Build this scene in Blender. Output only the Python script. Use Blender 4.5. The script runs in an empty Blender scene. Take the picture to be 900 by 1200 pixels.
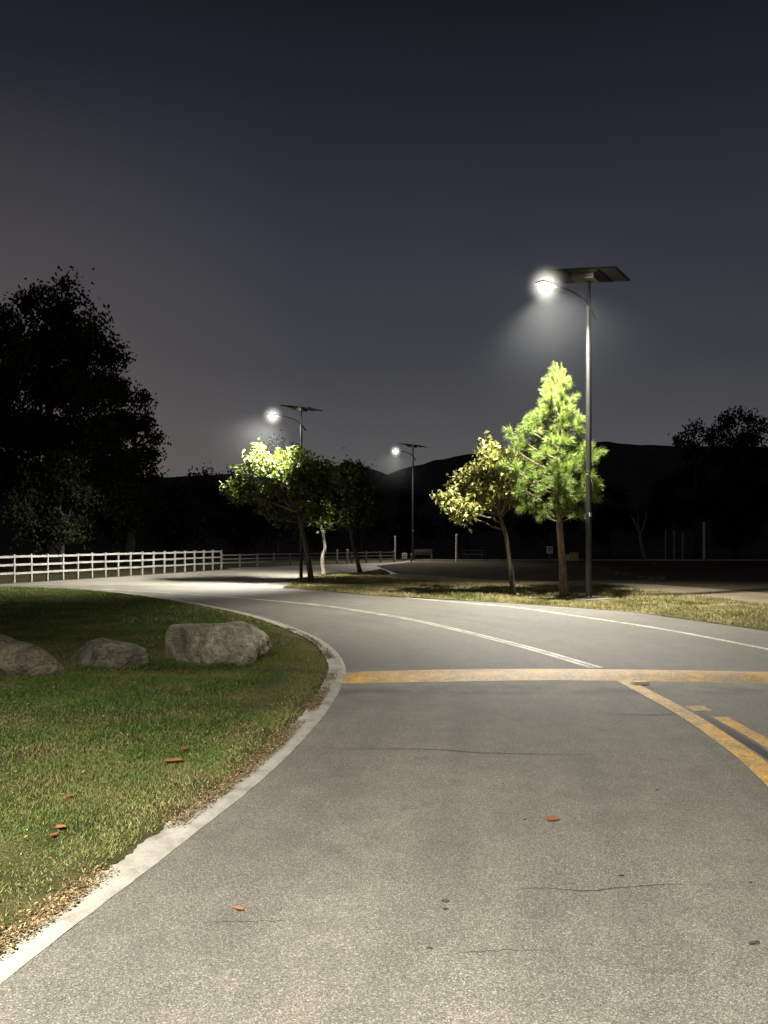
import bpy, bmesh, math, random
import numpy as np
from mathutils import Vector, Matrix, noise as mnoise

random.seed(7)
RNG = np.random.default_rng(11)
scene = bpy.context.scene
COL = scene.collection
PI = math.pi
CAM_H = 1.6


def G(px, py, z=0.0):
    """ground point (world metres) surveyed from the photograph"""
    d = 900.0 * (CAM_H - z) / (py - 632.0)
    return Vector(((px - 450.0) / 900.0 * d, d, z))


def P(px, py, d):
    return Vector(((px - 450.0) / 900.0 * d, d, CAM_H + (632.0 - py) / 900.0 * d))


# ------------------------------------------------------------------ materials
def new_mat(name):
    m = bpy.data.materials.new(name)
    m.use_nodes = True
    nt = m.node_tree
    b = nt.nodes['Principled BSDF']
    return m, nt, b


def N(nt, typ, **kw):
    n = nt.nodes.new(typ)
    for k, v in kw.items():
        if k in ('operation', 'blend_type', 'data_type', 'feature', 'attribute_name', 'noise_dimensions',
                 'interpolation_type', 'vector_type'):
            setattr(n, k, v)
        else:
            n.inputs[k].default_value = v
    return n


def L(nt, a, b):
    nt.links.new(a, b)


def noise_node(nt, vec, scale, detail=3.0, rough=0.55, dist=0.0):
    n = N(nt, 'ShaderNodeTexNoise', Scale=scale, Detail=detail, Roughness=rough, Distortion=dist)
    if vec is not None:
        L(nt, vec, n.inputs['Vector'])
    return n


def ramp(nt, fac, stops):
    r = nt.nodes.new('ShaderNodeValToRGB')
    cr = r.color_ramp
    while len(cr.elements) < len(stops):
        cr.elements.new(0.5)
    for e, (p, c) in zip(cr.elements, stops):
        e.position = p
        e.color = (*c, 1) if len(c) == 3 else c
    L(nt, fac, r.inputs['Fac'])
    return r


def mix(nt, fac, a, b, mode='MIX'):
    n = nt.nodes.new('ShaderNodeMix')
    n.data_type = 'RGBA'
    n.blend_type = mode
    for idx, v in ((0, fac), (6, a), (7, b)):
        if hasattr(v, 'links') or hasattr(v, 'is_linked'):
            L(nt, v, n.inputs[idx])
        elif idx == 0:
            n.inputs[0].default_value = v
        else:
            n.inputs[idx].default_value = (*v, 1) if len(v) == 3 else v
    return n.outputs[2]


def objco(nt):
    return nt.nodes.new('ShaderNodeTexCoord').outputs['Object']


def geopos(nt):
    return nt.nodes.new('ShaderNodeNewGeometry').outputs['Position']


def maprange(nt, v, a, b, c=0.0, d=1.0):
    n = nt.nodes.new('ShaderNodeMapRange')
    n.clamp = True
    L(nt, v, n.inputs[0])
    for i, x in zip((1, 2, 3, 4), (a, b, c, d)):
        n.inputs[i].default_value = x
    return n.outputs[0]


def math_node(nt, op, a, b=None):
    n = nt.nodes.new('ShaderNodeMath')
    n.operation = op
    for i, v in enumerate((a, b)):
        if v is None:
            continue
        if isinstance(v, (int, float)):
            n.inputs[i].default_value = v
        else:
            L(nt, v, n.inputs[i])
    return n.outputs[0]


def bump(nt, b, h, strength=0.5, dist=0.01):
    n = N(nt, 'ShaderNodeBump', Strength=strength, Distance=dist)
    L(nt, h, n.inputs['Height'])
    L(nt, n.outputs['Normal'], b.inputs['Normal'])
    return n


def asphalt_colour(nt, pos, base=0.125):
    """speckled, weathered aggregate; returns colour socket, height socket"""
    big = noise_node(nt, pos, 0.55, 5, 0.6)
    mid = noise_node(nt, pos, 4.0, 4, 0.6)
    fine = noise_node(nt, pos, 150.0, 3, 0.75)
    vor = N(nt, 'ShaderNodeTexVoronoi', Scale=190.0)
    L(nt, pos, vor.inputs['Vector'])
    sep = nt.nodes.new('ShaderNodeSeparateColor')
    L(nt, vor.outputs['Color'], sep.inputs[0])
    c0 = ramp(nt, fine.outputs['Fac'], [(0.30, (base * .50, base * .48, base * .43)), (0.5, (base, base * .96, base * .87)),
                                        (0.72, (base * 1.75, base * 1.66, base * 1.48))]).outputs[0]
    st = ramp(nt, sep.outputs[0], [(0.0, (.45, .45, .45)), (0.35, (.85, .85, .84)), (0.8, (1.15, 1.13, 1.08)), (1.0, (2.1, 2.05, 1.9))]).outputs[0]
    c1 = mix(nt, 0.95, c0, st, 'MULTIPLY')
    bg = ramp(nt, big.outputs['Fac'], [(0.3, (.82, .82, .82)), (0.7, (1.14, 1.13, 1.11))]).outputs[0]
    md = ramp(nt, mid.outputs['Fac'], [(0.3, (.86, .86, .86)), (0.7, (1.1, 1.1, 1.1))]).outputs[0]
    c2 = mix(nt, 1.0, c1, bg, 'MULTIPLY')
    c3 = mix(nt, 1.0, c2, md, 'MULTIPLY')
    return c3, fine.outputs['Fac'], sep.outputs[0]


def mat_asphalt():
    m, nt, b = new_mat('road_asphalt')
    pos = geopos(nt)
    c, h, v = asphalt_colour(nt, pos)
    # traffic wear running along the lane
    uv = nt.nodes.new('ShaderNodeUVMap')
    mp = N(nt, 'ShaderNodeMapping')
    mp.inputs['Scale'].default_value = (2.2, 0.10, 1)
    L(nt, uv.outputs[0], mp.inputs[0])
    st = noise_node(nt, mp.outputs[0], 1.0, 5, 0.65)
    wr = ramp(nt, st.outputs['Fac'], [(0.32, (.68, .68, .69)), (0.5, (1, 1, 1)), (0.72, (1.28, 1.27, 1.25))]).outputs[0]
    c = mix(nt, 0.42, c, wr, 'MULTIPLY')
    # darker beyond the hump, most of all just past it
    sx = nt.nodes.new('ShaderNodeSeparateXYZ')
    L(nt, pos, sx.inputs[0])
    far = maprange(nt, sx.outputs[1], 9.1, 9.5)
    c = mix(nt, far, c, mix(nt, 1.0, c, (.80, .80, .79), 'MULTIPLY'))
    past_hump = math_node(nt, 'MULTIPLY', maprange(nt, sx.outputs[1], 9.2, 9.6), maprange(nt, sx.outputs[1], 10.6, 14.5, 1, 0))
    c = mix(nt, past_hump, c, mix(nt, 1.0, c, (.74, .74, .74), 'MULTIPLY'))
    # dark drip / skid band just in front of the hump
    bd = math_node(nt, 'SUBTRACT', sx.outputs[1], 8.12)
    bd = maprange(nt, math_node(nt, 'ABSOLUTE', bd), 0.06, 0.36, 1, 0)
    nb = noise_node(nt, pos, 2.3, 4, .6)
    bd = math_node(nt, 'MULTIPLY', bd, maprange(nt, nb.outputs['Fac'], .38, .6))
    c = mix(nt, math_node(nt, 'MULTIPLY', bd, .7), c, (.028, .028, .03))
    # a few oil spots
    oil = noise_node(nt, pos, 1.7, 3, .5)
    oi = maprange(nt, oil.outputs['Fac'], .66, .74)
    c = mix(nt, math_node(nt, 'MULTIPLY', oi, .45), c, (.03, .03, .03))
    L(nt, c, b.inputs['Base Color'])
    b.inputs['Roughness'].default_value = 0.72
    b.inputs['Specular IOR Level'].default_value = 0.42
    hh = math_node(nt, 'ADD', h, math_node(nt, 'MULTIPLY', v, .35))
    bump(nt, b, hh, 0.55, 0.006)
    return m


def mat_lot():
    m, nt, b = new_mat('lot_asphalt')
    pos = geopos(nt)
    c, h, v = asphalt_colour(nt, pos, 0.17)
    st = noise_node(nt, pos, .35, 6, .65)
    c = mix(nt, .7, c, ramp(nt, st.outputs['Fac'], [(.35, (.7, .7, .7)), (.65, (1.15, 1.14, 1.1))]).outputs[0], 'MULTIPLY')
    L(nt, c, b.inputs['Base Color'])
    b.inputs['Roughness'].default_value = 0.68
    bump(nt, b, h, 0.3, 0.006)
    return m


def mat_paint(name, col, wear=0.5, under=0.11):
    m, nt, b = new_mat(name)
    pos = geopos(nt)
    c, h, v = asphalt_colour(nt, pos, under)
    n1 = noise_node(nt, pos, 38.0, 5, .75)
    n2 = noise_node(nt, pos, 2.6, 4, .6)
    f = math_node(nt, 'ADD', n1.outputs['Fac'], math_node(nt, 'MULTIPLY', n2.outputs['Fac'], .55))
    mask = maprange(nt, f, .62 + .28 * wear * .5, .62 + .28 * wear * .5 + .22, 0.08, 1.0)
    n3 = noise_node(nt, pos, 9.0, 4, .6)
    pc = mix(nt, 1.0, col, ramp(nt, n3.outputs['Fac'], [(.3, (.68, .66, .62)), (.7, (1.12, 1.12, 1.12))]).outputs[0], 'MULTIPLY')
    L(nt, mix(nt, mask, c, pc), b.inputs['Base Color'])
    b.inputs['Roughness'].default_value = 0.6
    bump(nt, b, h, 0.4, 0.005)
    return m


def mat_concrete(name, col=(.42, .40, .36)):
    m, nt, b = new_mat(name)
    pos = geopos(nt)
    n1 = noise_node(nt, pos, 6.0, 6, .65)
    n2 = noise_node(nt, pos, 120.0, 3, .6)
    n3 = noise_node(nt, pos, 1.4, 4, .6)
    c = mix(nt, 1, col, ramp(nt, n1.outputs['Fac'], [(.28, (.55, .53, .5)), (.5, (.95, .95, .94)), (.75, (1.18, 1.17, 1.15))]).outputs[0], 'MULTIPLY')
    c = mix(nt, 1, c, ramp(nt, n2.outputs['Fac'], [(.3, (.75, .75, .75)), (.7, (1.15, 1.15, 1.15))]).outputs[0], 'MULTIPLY')
    c = mix(nt, 1, c, ramp(nt, n3.outputs['Fac'], [(.3, (.8, .8, .8)), (.7, (1.1, 1.1, 1.1))]).outputs[0], 'MULTIPLY')
    L(nt, c, b.inputs['Base Color'])
    b.inputs['Roughness'].default_value = 0.85
    bump(nt, b, n2.outputs['Fac'], .3, .004)
    return m


def mat_ground(name, stops, scale=2.0, fine=30.0):
    m, nt, b = new_mat(name)
    pos = geopos(nt)
    n1 = noise_node(nt, pos, scale, 7, .68)
    n2 = noise_node(nt, pos, fine, 5, .7)
    n3 = noise_node(nt, pos, scale * .12, 4, .6)
    c = ramp(nt, n1.outputs['Fac'], stops).outputs[0]
    c = mix(nt, 1, c, ramp(nt, n2.outputs['Fac'], [(.28, (.5, .5, .5)), (.72, (1.4, 1.38, 1.3))]).outputs[0], 'MULTIPLY')
    c = mix(nt, 1, c, ramp(nt, n3.outputs['Fac'], [(.3, (.7, .7, .7)), (.7, (1.2, 1.2, 1.2))]).outputs[0], 'MULTIPLY')
    L(nt, c, b.inputs['Base Color'])
    b.inputs['Roughness'].default_value = 0.95
    b.inputs['Specular IOR Level'].default_value = 0.1
    hh = math_node(nt, 'ADD', n2.outputs['Fac'], n1.outputs['Fac'])
    bump(nt, b, hh, .8, .03)
    return m


def mat_leaf(name, stops, trans=0.3, rough=.5, patch=None):
    """leaf / blade / needle colour driven by the per-leaf random attribute"""
    m, nt, b = new_mat(name)
    at = N(nt, 'ShaderNodeAttribute', attribute_name='rnd')
    c = ramp(nt, at.outputs['Fac'], stops).outputs[0]
    if patch:
        pos = geopos(nt)
        n = noise_node(nt, pos, patch[0], 4, .6)
        f = maprange(nt, n.outputs['Fac'], patch[1], patch[2])
        c = mix(nt, math_node(nt, 'MULTIPLY', f, patch[4]), c, patch[3])
    L(nt, c, b.inputs['Base Color'])
    b.inputs['Roughness'].default_value = rough
    b.inputs['Specular IOR Level'].default_value = .35 if rough < .6 else .08
    if trans > 0:
        t = nt.nodes.new('ShaderNodeBsdfTranslucent')
        tc = mix(nt, 1.0, c, (1.25, 1.3, .7), 'MULTIPLY')
        L(nt, tc, t.inputs[0])
        ms = nt.nodes.new('ShaderNodeMixShader')
        ms.inputs[0].default_value = trans
        out = nt.nodes['Material Output']
        L(nt, b.outputs[0], ms.inputs[1])
        L(nt, t.outputs[0], ms.inputs[2])
        L(nt, ms.outputs[0], out.inputs[0])
    return m


def mat_bark(name, c0, c1, scale=14.0):
    m, nt, b = new_mat(name)
    co = objco(nt)
    mp = N(nt, 'ShaderNodeMapping')
    mp.inputs['Scale'].default_value = (1, 1, .25)
    L(nt, co, mp.inputs[0])
    n = noise_node(nt, mp.outputs[0], scale, 6, .7, .4)
    L(nt, ramp(nt, n.outputs['Fac'], [(.32, c0), (.68, c1)]).outputs[0], b.inputs['Base Color'])
    b.inputs['Roughness'].default_value = .9
    bump(nt, b, n.outputs['Fac'], .8, .02)
    return m


def mat_plain(name, col, rough=.5, metal=0.0, var=.25, scale=8.0):
    m, nt, b = new_mat(name)
    n = noise_node(nt, objco(nt), scale, 5, .65)
    c = mix(nt, 1, col, ramp(nt, n.outputs['Fac'], [(.3, (1 - var,) * 3), (.7, (1 + var * .6,) * 3)]).outputs[0], 'MULTIPLY')
    L(nt, c, b.inputs['Base Color'])
    b.inputs['Roughness'].default_value = rough
    b.inputs['Metallic'].default_value = metal
    return m


def mat_rock(name, tint=(1, 1, 1)):
    m, nt, b = new_mat(name)
    co = objco(nt)
    n1 = noise_node(nt, co, 3.2, 7, .68, .6)
    n2 = noise_node(nt, co, 26.0, 5, .7)
    v = N(nt, 'ShaderNodeTexVoronoi', Scale=3.3)
    v.feature = 'DISTANCE_TO_EDGE'
    dn = noise_node(nt, co, 4.0, 3, .5)
    vm = nt.nodes.new('ShaderNodeVectorMath')
    vm.operation = 'ADD'
    L(nt, co, vm.inputs[0])
    L(nt, dn.outputs['Color'], vm.inputs[1])
    L(nt, vm.outputs[0], v.inputs['Vector'])
    c = ramp(nt, n1.outputs['Fac'], [(.34, (.09 * tint[0], .083 * tint[1], .064 * tint[2])), (.5, (.23 * tint[0], .21 * tint[1], .165 * tint[2])),
                                     (.66, (.38 * tint[0], .335 * tint[1], .265 * tint[2]))]).outputs[0]
    c = mix(nt, 1, c, ramp(nt, n2.outputs['Fac'], [(.3, (.62, .62, .62)), (.7, (1.25, 1.25, 1.25))]).outputs[0], 'MULTIPLY')
    cr = maprange(nt, v.outputs['Distance'], 0.0, .05, 0.45, 1)
    cc = nt.nodes.new('ShaderNodeCombineColor')
    for i in range(3):
        L(nt, cr, cc.inputs[i])
    c = mix(nt, .45, c, cc.outputs[0], 'MULTIPLY')
    L(nt, c, b.inputs['Base Color'])
    b.inputs['Roughness'].default_value = .9
    h = math_node(nt, 'ADD', n1.outputs['Fac'], math_node(nt, 'MULTIPLY', n2.outputs['Fac'], .5))
    h = math_node(nt, 'ADD', h, math_node(nt, 'MULTIPLY', cr, .25))
    bump(nt, b, h, 1.0, .09)
    return m


def mat_emit(name, col, strength):
    m, nt, b = new_mat(name)
    b.inputs['Base Color'].default_value = (.8, .8, .8, 1)
    b.inputs['Emission Color'].default_value = (*col, 1)
    b.inputs['Emission Strength'].default_value = strength
    return m


M = dict(
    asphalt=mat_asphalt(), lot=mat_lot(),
    white=mat_paint('white_road_paint', (.62, .60, .53), .45),
    pale=mat_paint('faded_centre_paint', (.56, .53, .45), .55),
    yellow=mat_paint('yellow_road_paint', (.62, .35, .035), .15),
    hump=mat_paint('worn_hump_paint', (.60, .335, .03), .10, .14),
    seal=mat_plain('tar_sealant', (.018, .018, .02), .5),
    crack=mat_plain('crack_shadow', (.038, .036, .033), .9),
    strip=mat_concrete('concrete_edging', (.34, .328, .295)),
    pad=mat_concrete('pad_concrete', (.13, .12, .10)),
    kerb=mat_concrete('kerb_concrete', (.30, .28, .24)),
    lawn=mat_ground('lawn_soil', [(.3, (.045, .042, .019)), (.5, (.065, .066, .026)), (.7, (.13, .11, .055))], 2.2, 45),
    verge=mat_ground('verge_soil', [(.3, (.050, .052, .018)), (.5, (.10, .092, .042)), (.66, (.25, .215, .13))], 1.1, 18),
    dirt=mat_ground('bare_dirt', [(.3, (.14, .12, .085)), (.7, (.24, .21, .155))], .8, 20),
    field=mat_ground('dark_field', [(.3, (.045, .038, .026)), (.6, (.085, .070, .047)), (.78, (.14, .115, .08))], .5, 8),
    terrain=mat_ground('dry_terrain', [(.3, (.030, .030, .016)), (.7, (.075, .066, .036))], .3, 6),
    hill=mat_ground('hill_scrub', [(.3, (.045, .05, .045)), (.7, (.085, .09, .085))], .06, .5),
    grass=mat_leaf('grass_blade', [(0, (.045, .090, .014)), (.45, (.095, .165, .028)), (.75, (.16, .21, .048)), (.93, (.27, .24, .10)), (1, (.42, .37, .20))],
                   .25, .55, patch=(1.3, .46, .64, (.23, .20, .085), .75)),
    vgrass=mat_leaf('verge_blade', [(0, (.055, .085, .015)), (.4, (.11, .13, .03)), (.7, (.22, .20, .09)), (1, (.42, .36, .20))], .2, .6,
                    patch=(.7, .42, .60, (.33, .28, .16), .85)),
    litter=mat_leaf('dry_litter', [(0, (.05, .035, .02)), (.35, (.14, .10, .05)), (.75, (.28, .205, .11)), (1, (.46, .36, .21))], .1, .7),
    oleaf=mat_leaf('fallen_leaf', [(0, (.19, .075, .035)), (1, (.28, .12, .055))], .15, .6),
    mapleA=mat_leaf('glossy_leaf', [(0, (.018, .030, .006)), (.5, (.045, .064, .011)), (.85, (.095, .115, .022)), (1, (.17, .18, .045))], .3, .48),
    mapleC=mat_leaf('dim_leaf', [(0, (.022, .034, .010)), (.6, (.05, .066, .016)), (1, (.09, .10, .025))], .3, .5),
    planeD=mat_leaf('autumn_leaf', [(0, (.055, .060, .016)), (.3, (.13, .13, .035)), (.55, (.26, .27, .090)), (.8, (.44, .44, .20)), (1, (.58, .57, .36))], .3, .55),
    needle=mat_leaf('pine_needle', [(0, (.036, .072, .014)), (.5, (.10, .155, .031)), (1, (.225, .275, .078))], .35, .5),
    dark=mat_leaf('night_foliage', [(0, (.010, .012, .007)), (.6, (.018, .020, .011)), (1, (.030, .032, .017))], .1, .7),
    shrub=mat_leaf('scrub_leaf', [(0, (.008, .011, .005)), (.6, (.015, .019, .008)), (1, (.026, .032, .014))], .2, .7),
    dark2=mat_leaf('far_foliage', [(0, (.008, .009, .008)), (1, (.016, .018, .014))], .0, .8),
    barkdark=mat_bark('dark_bark', (.028, .022, .016), (.085, .068, .05)),
    barknight=mat_bark('night_bark', (.010, .009, .007), (.022, .019, .015)),
    barkmid=mat_bark('grey_bark', (.022, .019, .015), (.12, .10, .08), 10),
    barkpine=mat_bark('pine_bark', (.055, .042, .030), (.21, .165, .12), 10),
    barkpale=mat_bark('pale_bark', (.08, .07, .055), (.27, .25, .21), 9),
    pole=mat_plain('dark_bronze_metal', (.007, .0068, .0066), .5, .1),
    panel=mat_plain('panel_backsheet', (.010, .010, .009), .55, 0, .3, 2.0),
    frame=mat_plain('panel_frame', (.012, .012, .012), .4, .6),
    cells=mat_plain('solar_cells', (.012, .016, .035), .15),
    box=mat_plain('battery_box', (.075, .072, .055), .5),
    head=mat_plain('lamp_housing', (.10, .10, .10), .4, .4),
    sticker=mat_plain('pole_label', (.6, .6, .56), .5),
    fence=mat_plain('white_fence_paint', (.20, .197, .185), .6, 0, .35, 2.0),
    fencefar=mat_plain('grey_fence_rail', (.30, .29, .26), .7, 0, .3, 3.0),
    postw=mat_plain('pale_post', (.50, .49, .44), .6),
    postd=mat_plain('weathered_post', (.20, .19, .165), .8),
    sign=mat_plain('sign_face', (.62, .60, .52), .5, 0, .15),
    boxy=mat_plain('yellow_box_paint', (.62, .44, .14), .5),
    steel=mat_plain('galvanised_steel', (.16, .16, .155), .45, .5),
    wood=mat_plain('old_timber', (.05, .042, .034), .8),
    rock=mat_rock('boulder_stone', (1.95, 1.95, 1.88)), rock2=mat_rock('boulder_stone_dull', (1.0, 1.0, .96)),
    rock3=mat_rock('boulder_stone_smooth', (.80, .78, .70)),
    stone=mat_rock('field_stone', (.5, .48, .44)),
    marker=mat_plain('lane_marker', (.5, .48, .42), .5),
    twig=mat_plain('dark_debris', (.035, .03, .025), .9),
    led=mat_emit('led_glass', (1.0, .93, .78), 42.0),
)


# ------------------------------------------------------------------ object helpers
def tag(o, label=None, cat=None, group=None, kind=None):
    if label:
        o['label'] = label
    if cat:
        o['category'] = cat
    if group:
        o['group'] = group
    if kind:
        o['kind'] = kind
    return o


def empty(name, loc, rz=0.0):
    o = bpy.data.objects.new(name, None)
    COL.objects.link(o)
    o.location = loc
    o.rotation_euler = (0, 0, rz)
    o.empty_display_size = .3
    return o


class MB:
    def __init__(self):
        self.v = []
        self.f = []

    def add(self, vs, fs):
        n = len(self.v)
        self.v += [tuple(p) for p in vs]
        self.f += [tuple(i + n for i in f) for f in fs]
        return self

    def box(self, c, s, mat=None):
        x, y, z = s[0] / 2, s[1] / 2, s[2] / 2
        vs = [Vector((a, b, d)) for d in (-z, z) for b in (-y, y) for a in (-x, x)]
        if mat is not None:
            vs = [mat @ p for p in vs]
        c = Vector(c)
        vs = [p + c for p in vs]
        return self.add(vs, [(0, 2, 3, 1), (4, 5, 7, 6), (0, 1, 5, 4), (2, 6, 7, 3), (0, 4, 6, 2), (1, 3, 7, 5)])

    def tube(self, pts, rad, segs=8, cap=True):
        pts = [Vector(p) for p in pts]
        if isinstance(rad, (int, float)):
            rad = [rad] * len(pts)
        rings = []
        ref = Vector((1, 0, 0))
        for i, p in enumerate(pts):
            t = (pts[min(i + 1, len(pts) - 1)] - pts[max(i - 1, 0)]).normalized()
            if abs(t.dot(ref)) > .95:
                ref = Vector((0, 1, 0)) if abs(t.y) < .9 else Vector((0, 0, 1))
            u = (ref - t * t.dot(ref)).normalized()
            w = t.cross(u)
            ref = u
            rings.append([p + (u * math.cos(2 * PI * k / segs) + w * math.sin(2 * PI * k / segs)) * rad[i] for k in range(segs)])
        vs = [q for r in rings for q in r]
        fs = []
        for i in range(len(pts) - 1):
            for k in range(segs):
                a = i * segs + k
                b_ = i * segs + (k + 1) % segs
                fs.append((a, b_, b_ + segs, a + segs))
        if cap:
            fs.append(tuple(reversed(range(segs))))
            fs.append(tuple((len(pts) - 1) * segs + k for k in range(segs)))
        return self.add(vs, fs)

    def build(self, name, mat, parent=None, smooth=False, bevel=0.0):
        me = bpy.data.meshes.new(name)
        me.from_pydata(self.v, [], self.f)
        me.materials.append(mat)
        bm = bmesh.new()
        bm.from_mesh(me)
        if bevel:
            bmesh.ops.bevel(bm, geom=[e for e in bm.edges], offset=bevel, segments=2, affect='EDGES', profile=.6)
        bmesh.ops.recalc_face_normals(bm, faces=bm.faces)
        bm.to_mesh(me)
        bm.free()
        if smooth:
            me.polygons.foreach_set('use_smooth', [True] * len(me.polygons))
        o = bpy.data.objects.new(name, me)
        COL.objects.link(o)
        o.parent = parent
        return o


def np_object(name, V, F, mat, parent=None, rnd=None, smooth=False):
    me = bpy.data.meshes.new(name)
    V = np.ascontiguousarray(V, dtype=np.float32)
    F = np.ascontiguousarray(F, dtype=np.int32)
    k = F.shape[1]
    me.vertices.add(len(V))
    me.vertices.foreach_set('co', V.ravel())
    me.loops.add(F.size)
    me.loops.foreach_set('vertex_index', F.ravel())
    me.polygons.add(len(F))
    me.polygons.foreach_set('loop_start', np.arange(0, F.size, k, dtype=np.int32))
    if smooth:
        me.polygons.foreach_set('use_smooth', np.ones(len(F), dtype=bool))
    me.update(calc_edges=True)
    if rnd is not None:
        a = me.attributes.new('rnd', 'FLOAT', 'POINT')
        a.data.foreach_set('value', np.ascontiguousarray(rnd, dtype=np.float32))
    me.materials.append(mat)
    o = bpy.data.objects.new(name, me)
    COL.objects.link(o)
    o.parent = parent
    return o


def copy_tree(o, parent=None):
    c = o.copy()
    COL.objects.link(c)
    c.parent = parent
    for ch in [x for x in o.children]:
        copy_tree(ch, c)
    return c


def catmull(pts, n=8):
    pts = [Vector(p) for p in pts]
    out = []
    for i in range(len(pts) - 1):
        p0 = pts[i - 1] if i else pts[0] * 2 - pts[1]
        p1, p2 = pts[i], pts[i + 1]
        p3 = pts[i + 2] if i + 2 < len(pts) else pts[-1] * 2 - pts[-2]
        for k in range(n):
            t = k / n
            out.append(.5 * ((2 * p1) + (p2 - p0) * t + (2 * p0 - 5 * p1 + 4 * p2 - p3) * t * t + (3 * p1 - p0 - 3 * p2 + p3) * t ** 3))
    out.append(pts[-1])
    return out


def structure(o, label=None):
    o['kind'] = 'structure'
    if label:
        o['label'] = label
    return o


# ------------------------------------------------------------------ setting: ground sheets
LP = [(-5.5, -8), (-3.2, -3.5), (-2.0, 0), (-1.375, 2.78), (-1.09, 3.92), (-.78, 5.27), (-.55, 6.92), (-.457, 8.57), (-.497, 9.73), (-.714, 11.08),
      (-1.08, 12.4), (-1.71, 13.98), (-2.9, 16.36), (-4.97, 19.46), (-7.5, 22.5), (-9.3, 23.9), (-11.3, 24.7), (-13.5, 25.1), (-17, 25.5)]
RP = [(2.5, -12), (4.6, -6), (6.0, -1), (6.7, 2.2), (6.9, 4), (7.05, 6), (7.1, 8), (7.05, 10), (6.9, 12.2), (6.6, 13.7), (5.52, 16.74), (4.4, 18.05),
      (3.05, 19.3), (-.24, 21.8), (-1.9, 23.8), (-3.4, 25.2), (-6.6, 26.3), (-11.6, 26.75), (-17, 27.2)]
NSUB = 10
LC = catmull([(x, y, 0) for x, y in LP], NSUB)
RC = catmull([(x, y, 0) for x, y in RP], NSUB)


def build_road():
    na = 20
    vs, fs, uvs = [], [], []
    vlen = 0
    for i, (a, b) in enumerate(zip(LC, RC)):
        if i:
            vlen += ((a + b) / 2 - (LC[i - 1] + RC[i - 1]) / 2).length
        for k in range(na + 1):
            t = k / na
            p = a.lerp(b, t)
            vs.append(p)
            uvs.append((t * 7.5, vlen))
    for i in range(len(LC) - 1):
        for k in range(na):
            q = i * (na + 1) + k
            fs.append((q, q + 1, q + na + 2, q + na + 1))
    me = bpy.data.meshes.new('road')
    me.from_pydata(vs, [], fs)
    uvl = me.uv_layers.new(name='UVMap')
    for l in me.loops:
        uvl.data[l.index].uv = uvs[l.vertex_index]
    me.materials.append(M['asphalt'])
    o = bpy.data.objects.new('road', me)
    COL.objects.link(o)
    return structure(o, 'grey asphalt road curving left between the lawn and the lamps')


road = build_road()


def polygon(name, pts, z, mat):
    bm = bmesh.new()
    f = bm.faces.new([bm.verts.new((x, y, z)) for x, y in pts])
    bmesh.ops.recalc_face_normals(bm, faces=[f])
    if f.normal.z < 0:
        f.normal_flip()
    bmesh.ops.triangulate(bm, faces=[f])
    me = bpy.data.meshes.new(name)
    bm.to_mesh(me)
    bm.free()
    me.materials.append(mat)
    o = bpy.data.objects.new(name, me)
    COL.objects.link(o)
    return structure(o)


def sheet(name, x0, x1, y0, y1, z, mat):
    return polygon(name, [(x0, y0), (x1, y0), (x1, y1), (x0, y1)], z, mat)


sheet('terrain', -900, 900, -300, 1400, -.03, M['terrain'])
polygon('parking_lot', [(-3.2, 24.8), (-6.6, 26.0), (-11.6, 26.5), (-14.2, 26.3), (-13.3, 28.4), (-8.2, 41.2), (-8.9, 43.3), (0.8, 54), (2, 57.5),
                        (60, 57.5), (60, 20), (14, 16), (4, 20), (0, 23)], -.014, M['lot'])
polygon('field', [(4.2, 30.5), (9.5, 27.5), (11.8, 21.8), (16, 15), (60, 15), (60, 57.3), (12, 57.3), (2.5, 56.6), (-.5, 46.5), (.6, 36)], -.006, M['field'])
polygon('dirt_path', [(-.7, 34.2), (.2, 31.5), (2.77, 27.2), (5.9, 26.1), (8.2, 24.2), (9.6, 18.5), (11.2, 13.5), (15.5, 14.5), (12.0, 21.6), (9.6, 27.3),
                      (4.3, 30.3), (.8, 35.8)], -.002, M['dirt'])
VERGE = [(9, 6.5), (7.12, 8), (7.05, 10), (6.9, 12.2), (6.6, 13.7), (5.52, 16.74), (4.4, 18.05), (3.05, 19.3), (1.3, 20.75), (-.24, 21.8), (-1.9, 23.8), (-3.35, 25.1),
         (-3.3, 31.3), (-3.0, 34.5), (-1.1, 36.9), (-.14, 41), (.3, 36.2), (-.36, 33.2), (.4, 31.2), (2.77, 27.7), (5.9, 26.7), (8.2, 24.8),
         (9.45, 18.9), (11, 13.9), (12, 8)]
polygon('verge', VERGE, .010, M['verge'])

# left lawn: gently domed sheet that ends under the concrete edging
LAWN_EDGE = LC[:-1]


def build_lawn():
    cols = [0, .06, .12, .2, .4, .7, 1.1, 1.6, 2.3, 3.2, 4.5, 6.5, 9, 13, 20, 32, 50]
    vs, fs = [], []
    rows = []
    for a in LAWN_EDGE:
        rows.append((a.x, a.y))
    fade = 25.2
    for (x, y) in rows:
        for c in cols:
            z = -.006 + .018 * min(1, c / .18) + .045 * min(1, max(0, c - .1) / .7) + .02 * mnoise.noise(Vector((x - c, y, 3)) * .5) * min(1, c)
            vs.append((x - .06 - c, y, z))
    w = len(cols)
    for i in range(len(rows) - 1):
        for k in range(w - 1):
            q = i * w + k
            fs.append((q, q + w, q + w + 1, q + 1))
    me = bpy.data.meshes.new('lawn')
    me.from_pydata(vs, [], fs)
    me.polygons.foreach_set('use_smooth', [True] * len(fs))
    me.materials.append(M['lawn'])
    o = bpy.data.objects.new('lawn', me)
    COL.objects.link(o)
    bm = bmesh.new()
    bm.from_mesh(me)
    bmesh.ops.recalc_face_normals(bm, faces=bm.faces)
    if sum(f.normal.z for f in bm.faces) < 0:
        bmesh.ops.reverse_faces(bm, faces=bm.faces)
    bm.to_mesh(me)
    bm.free()
    return structure(o)


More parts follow.
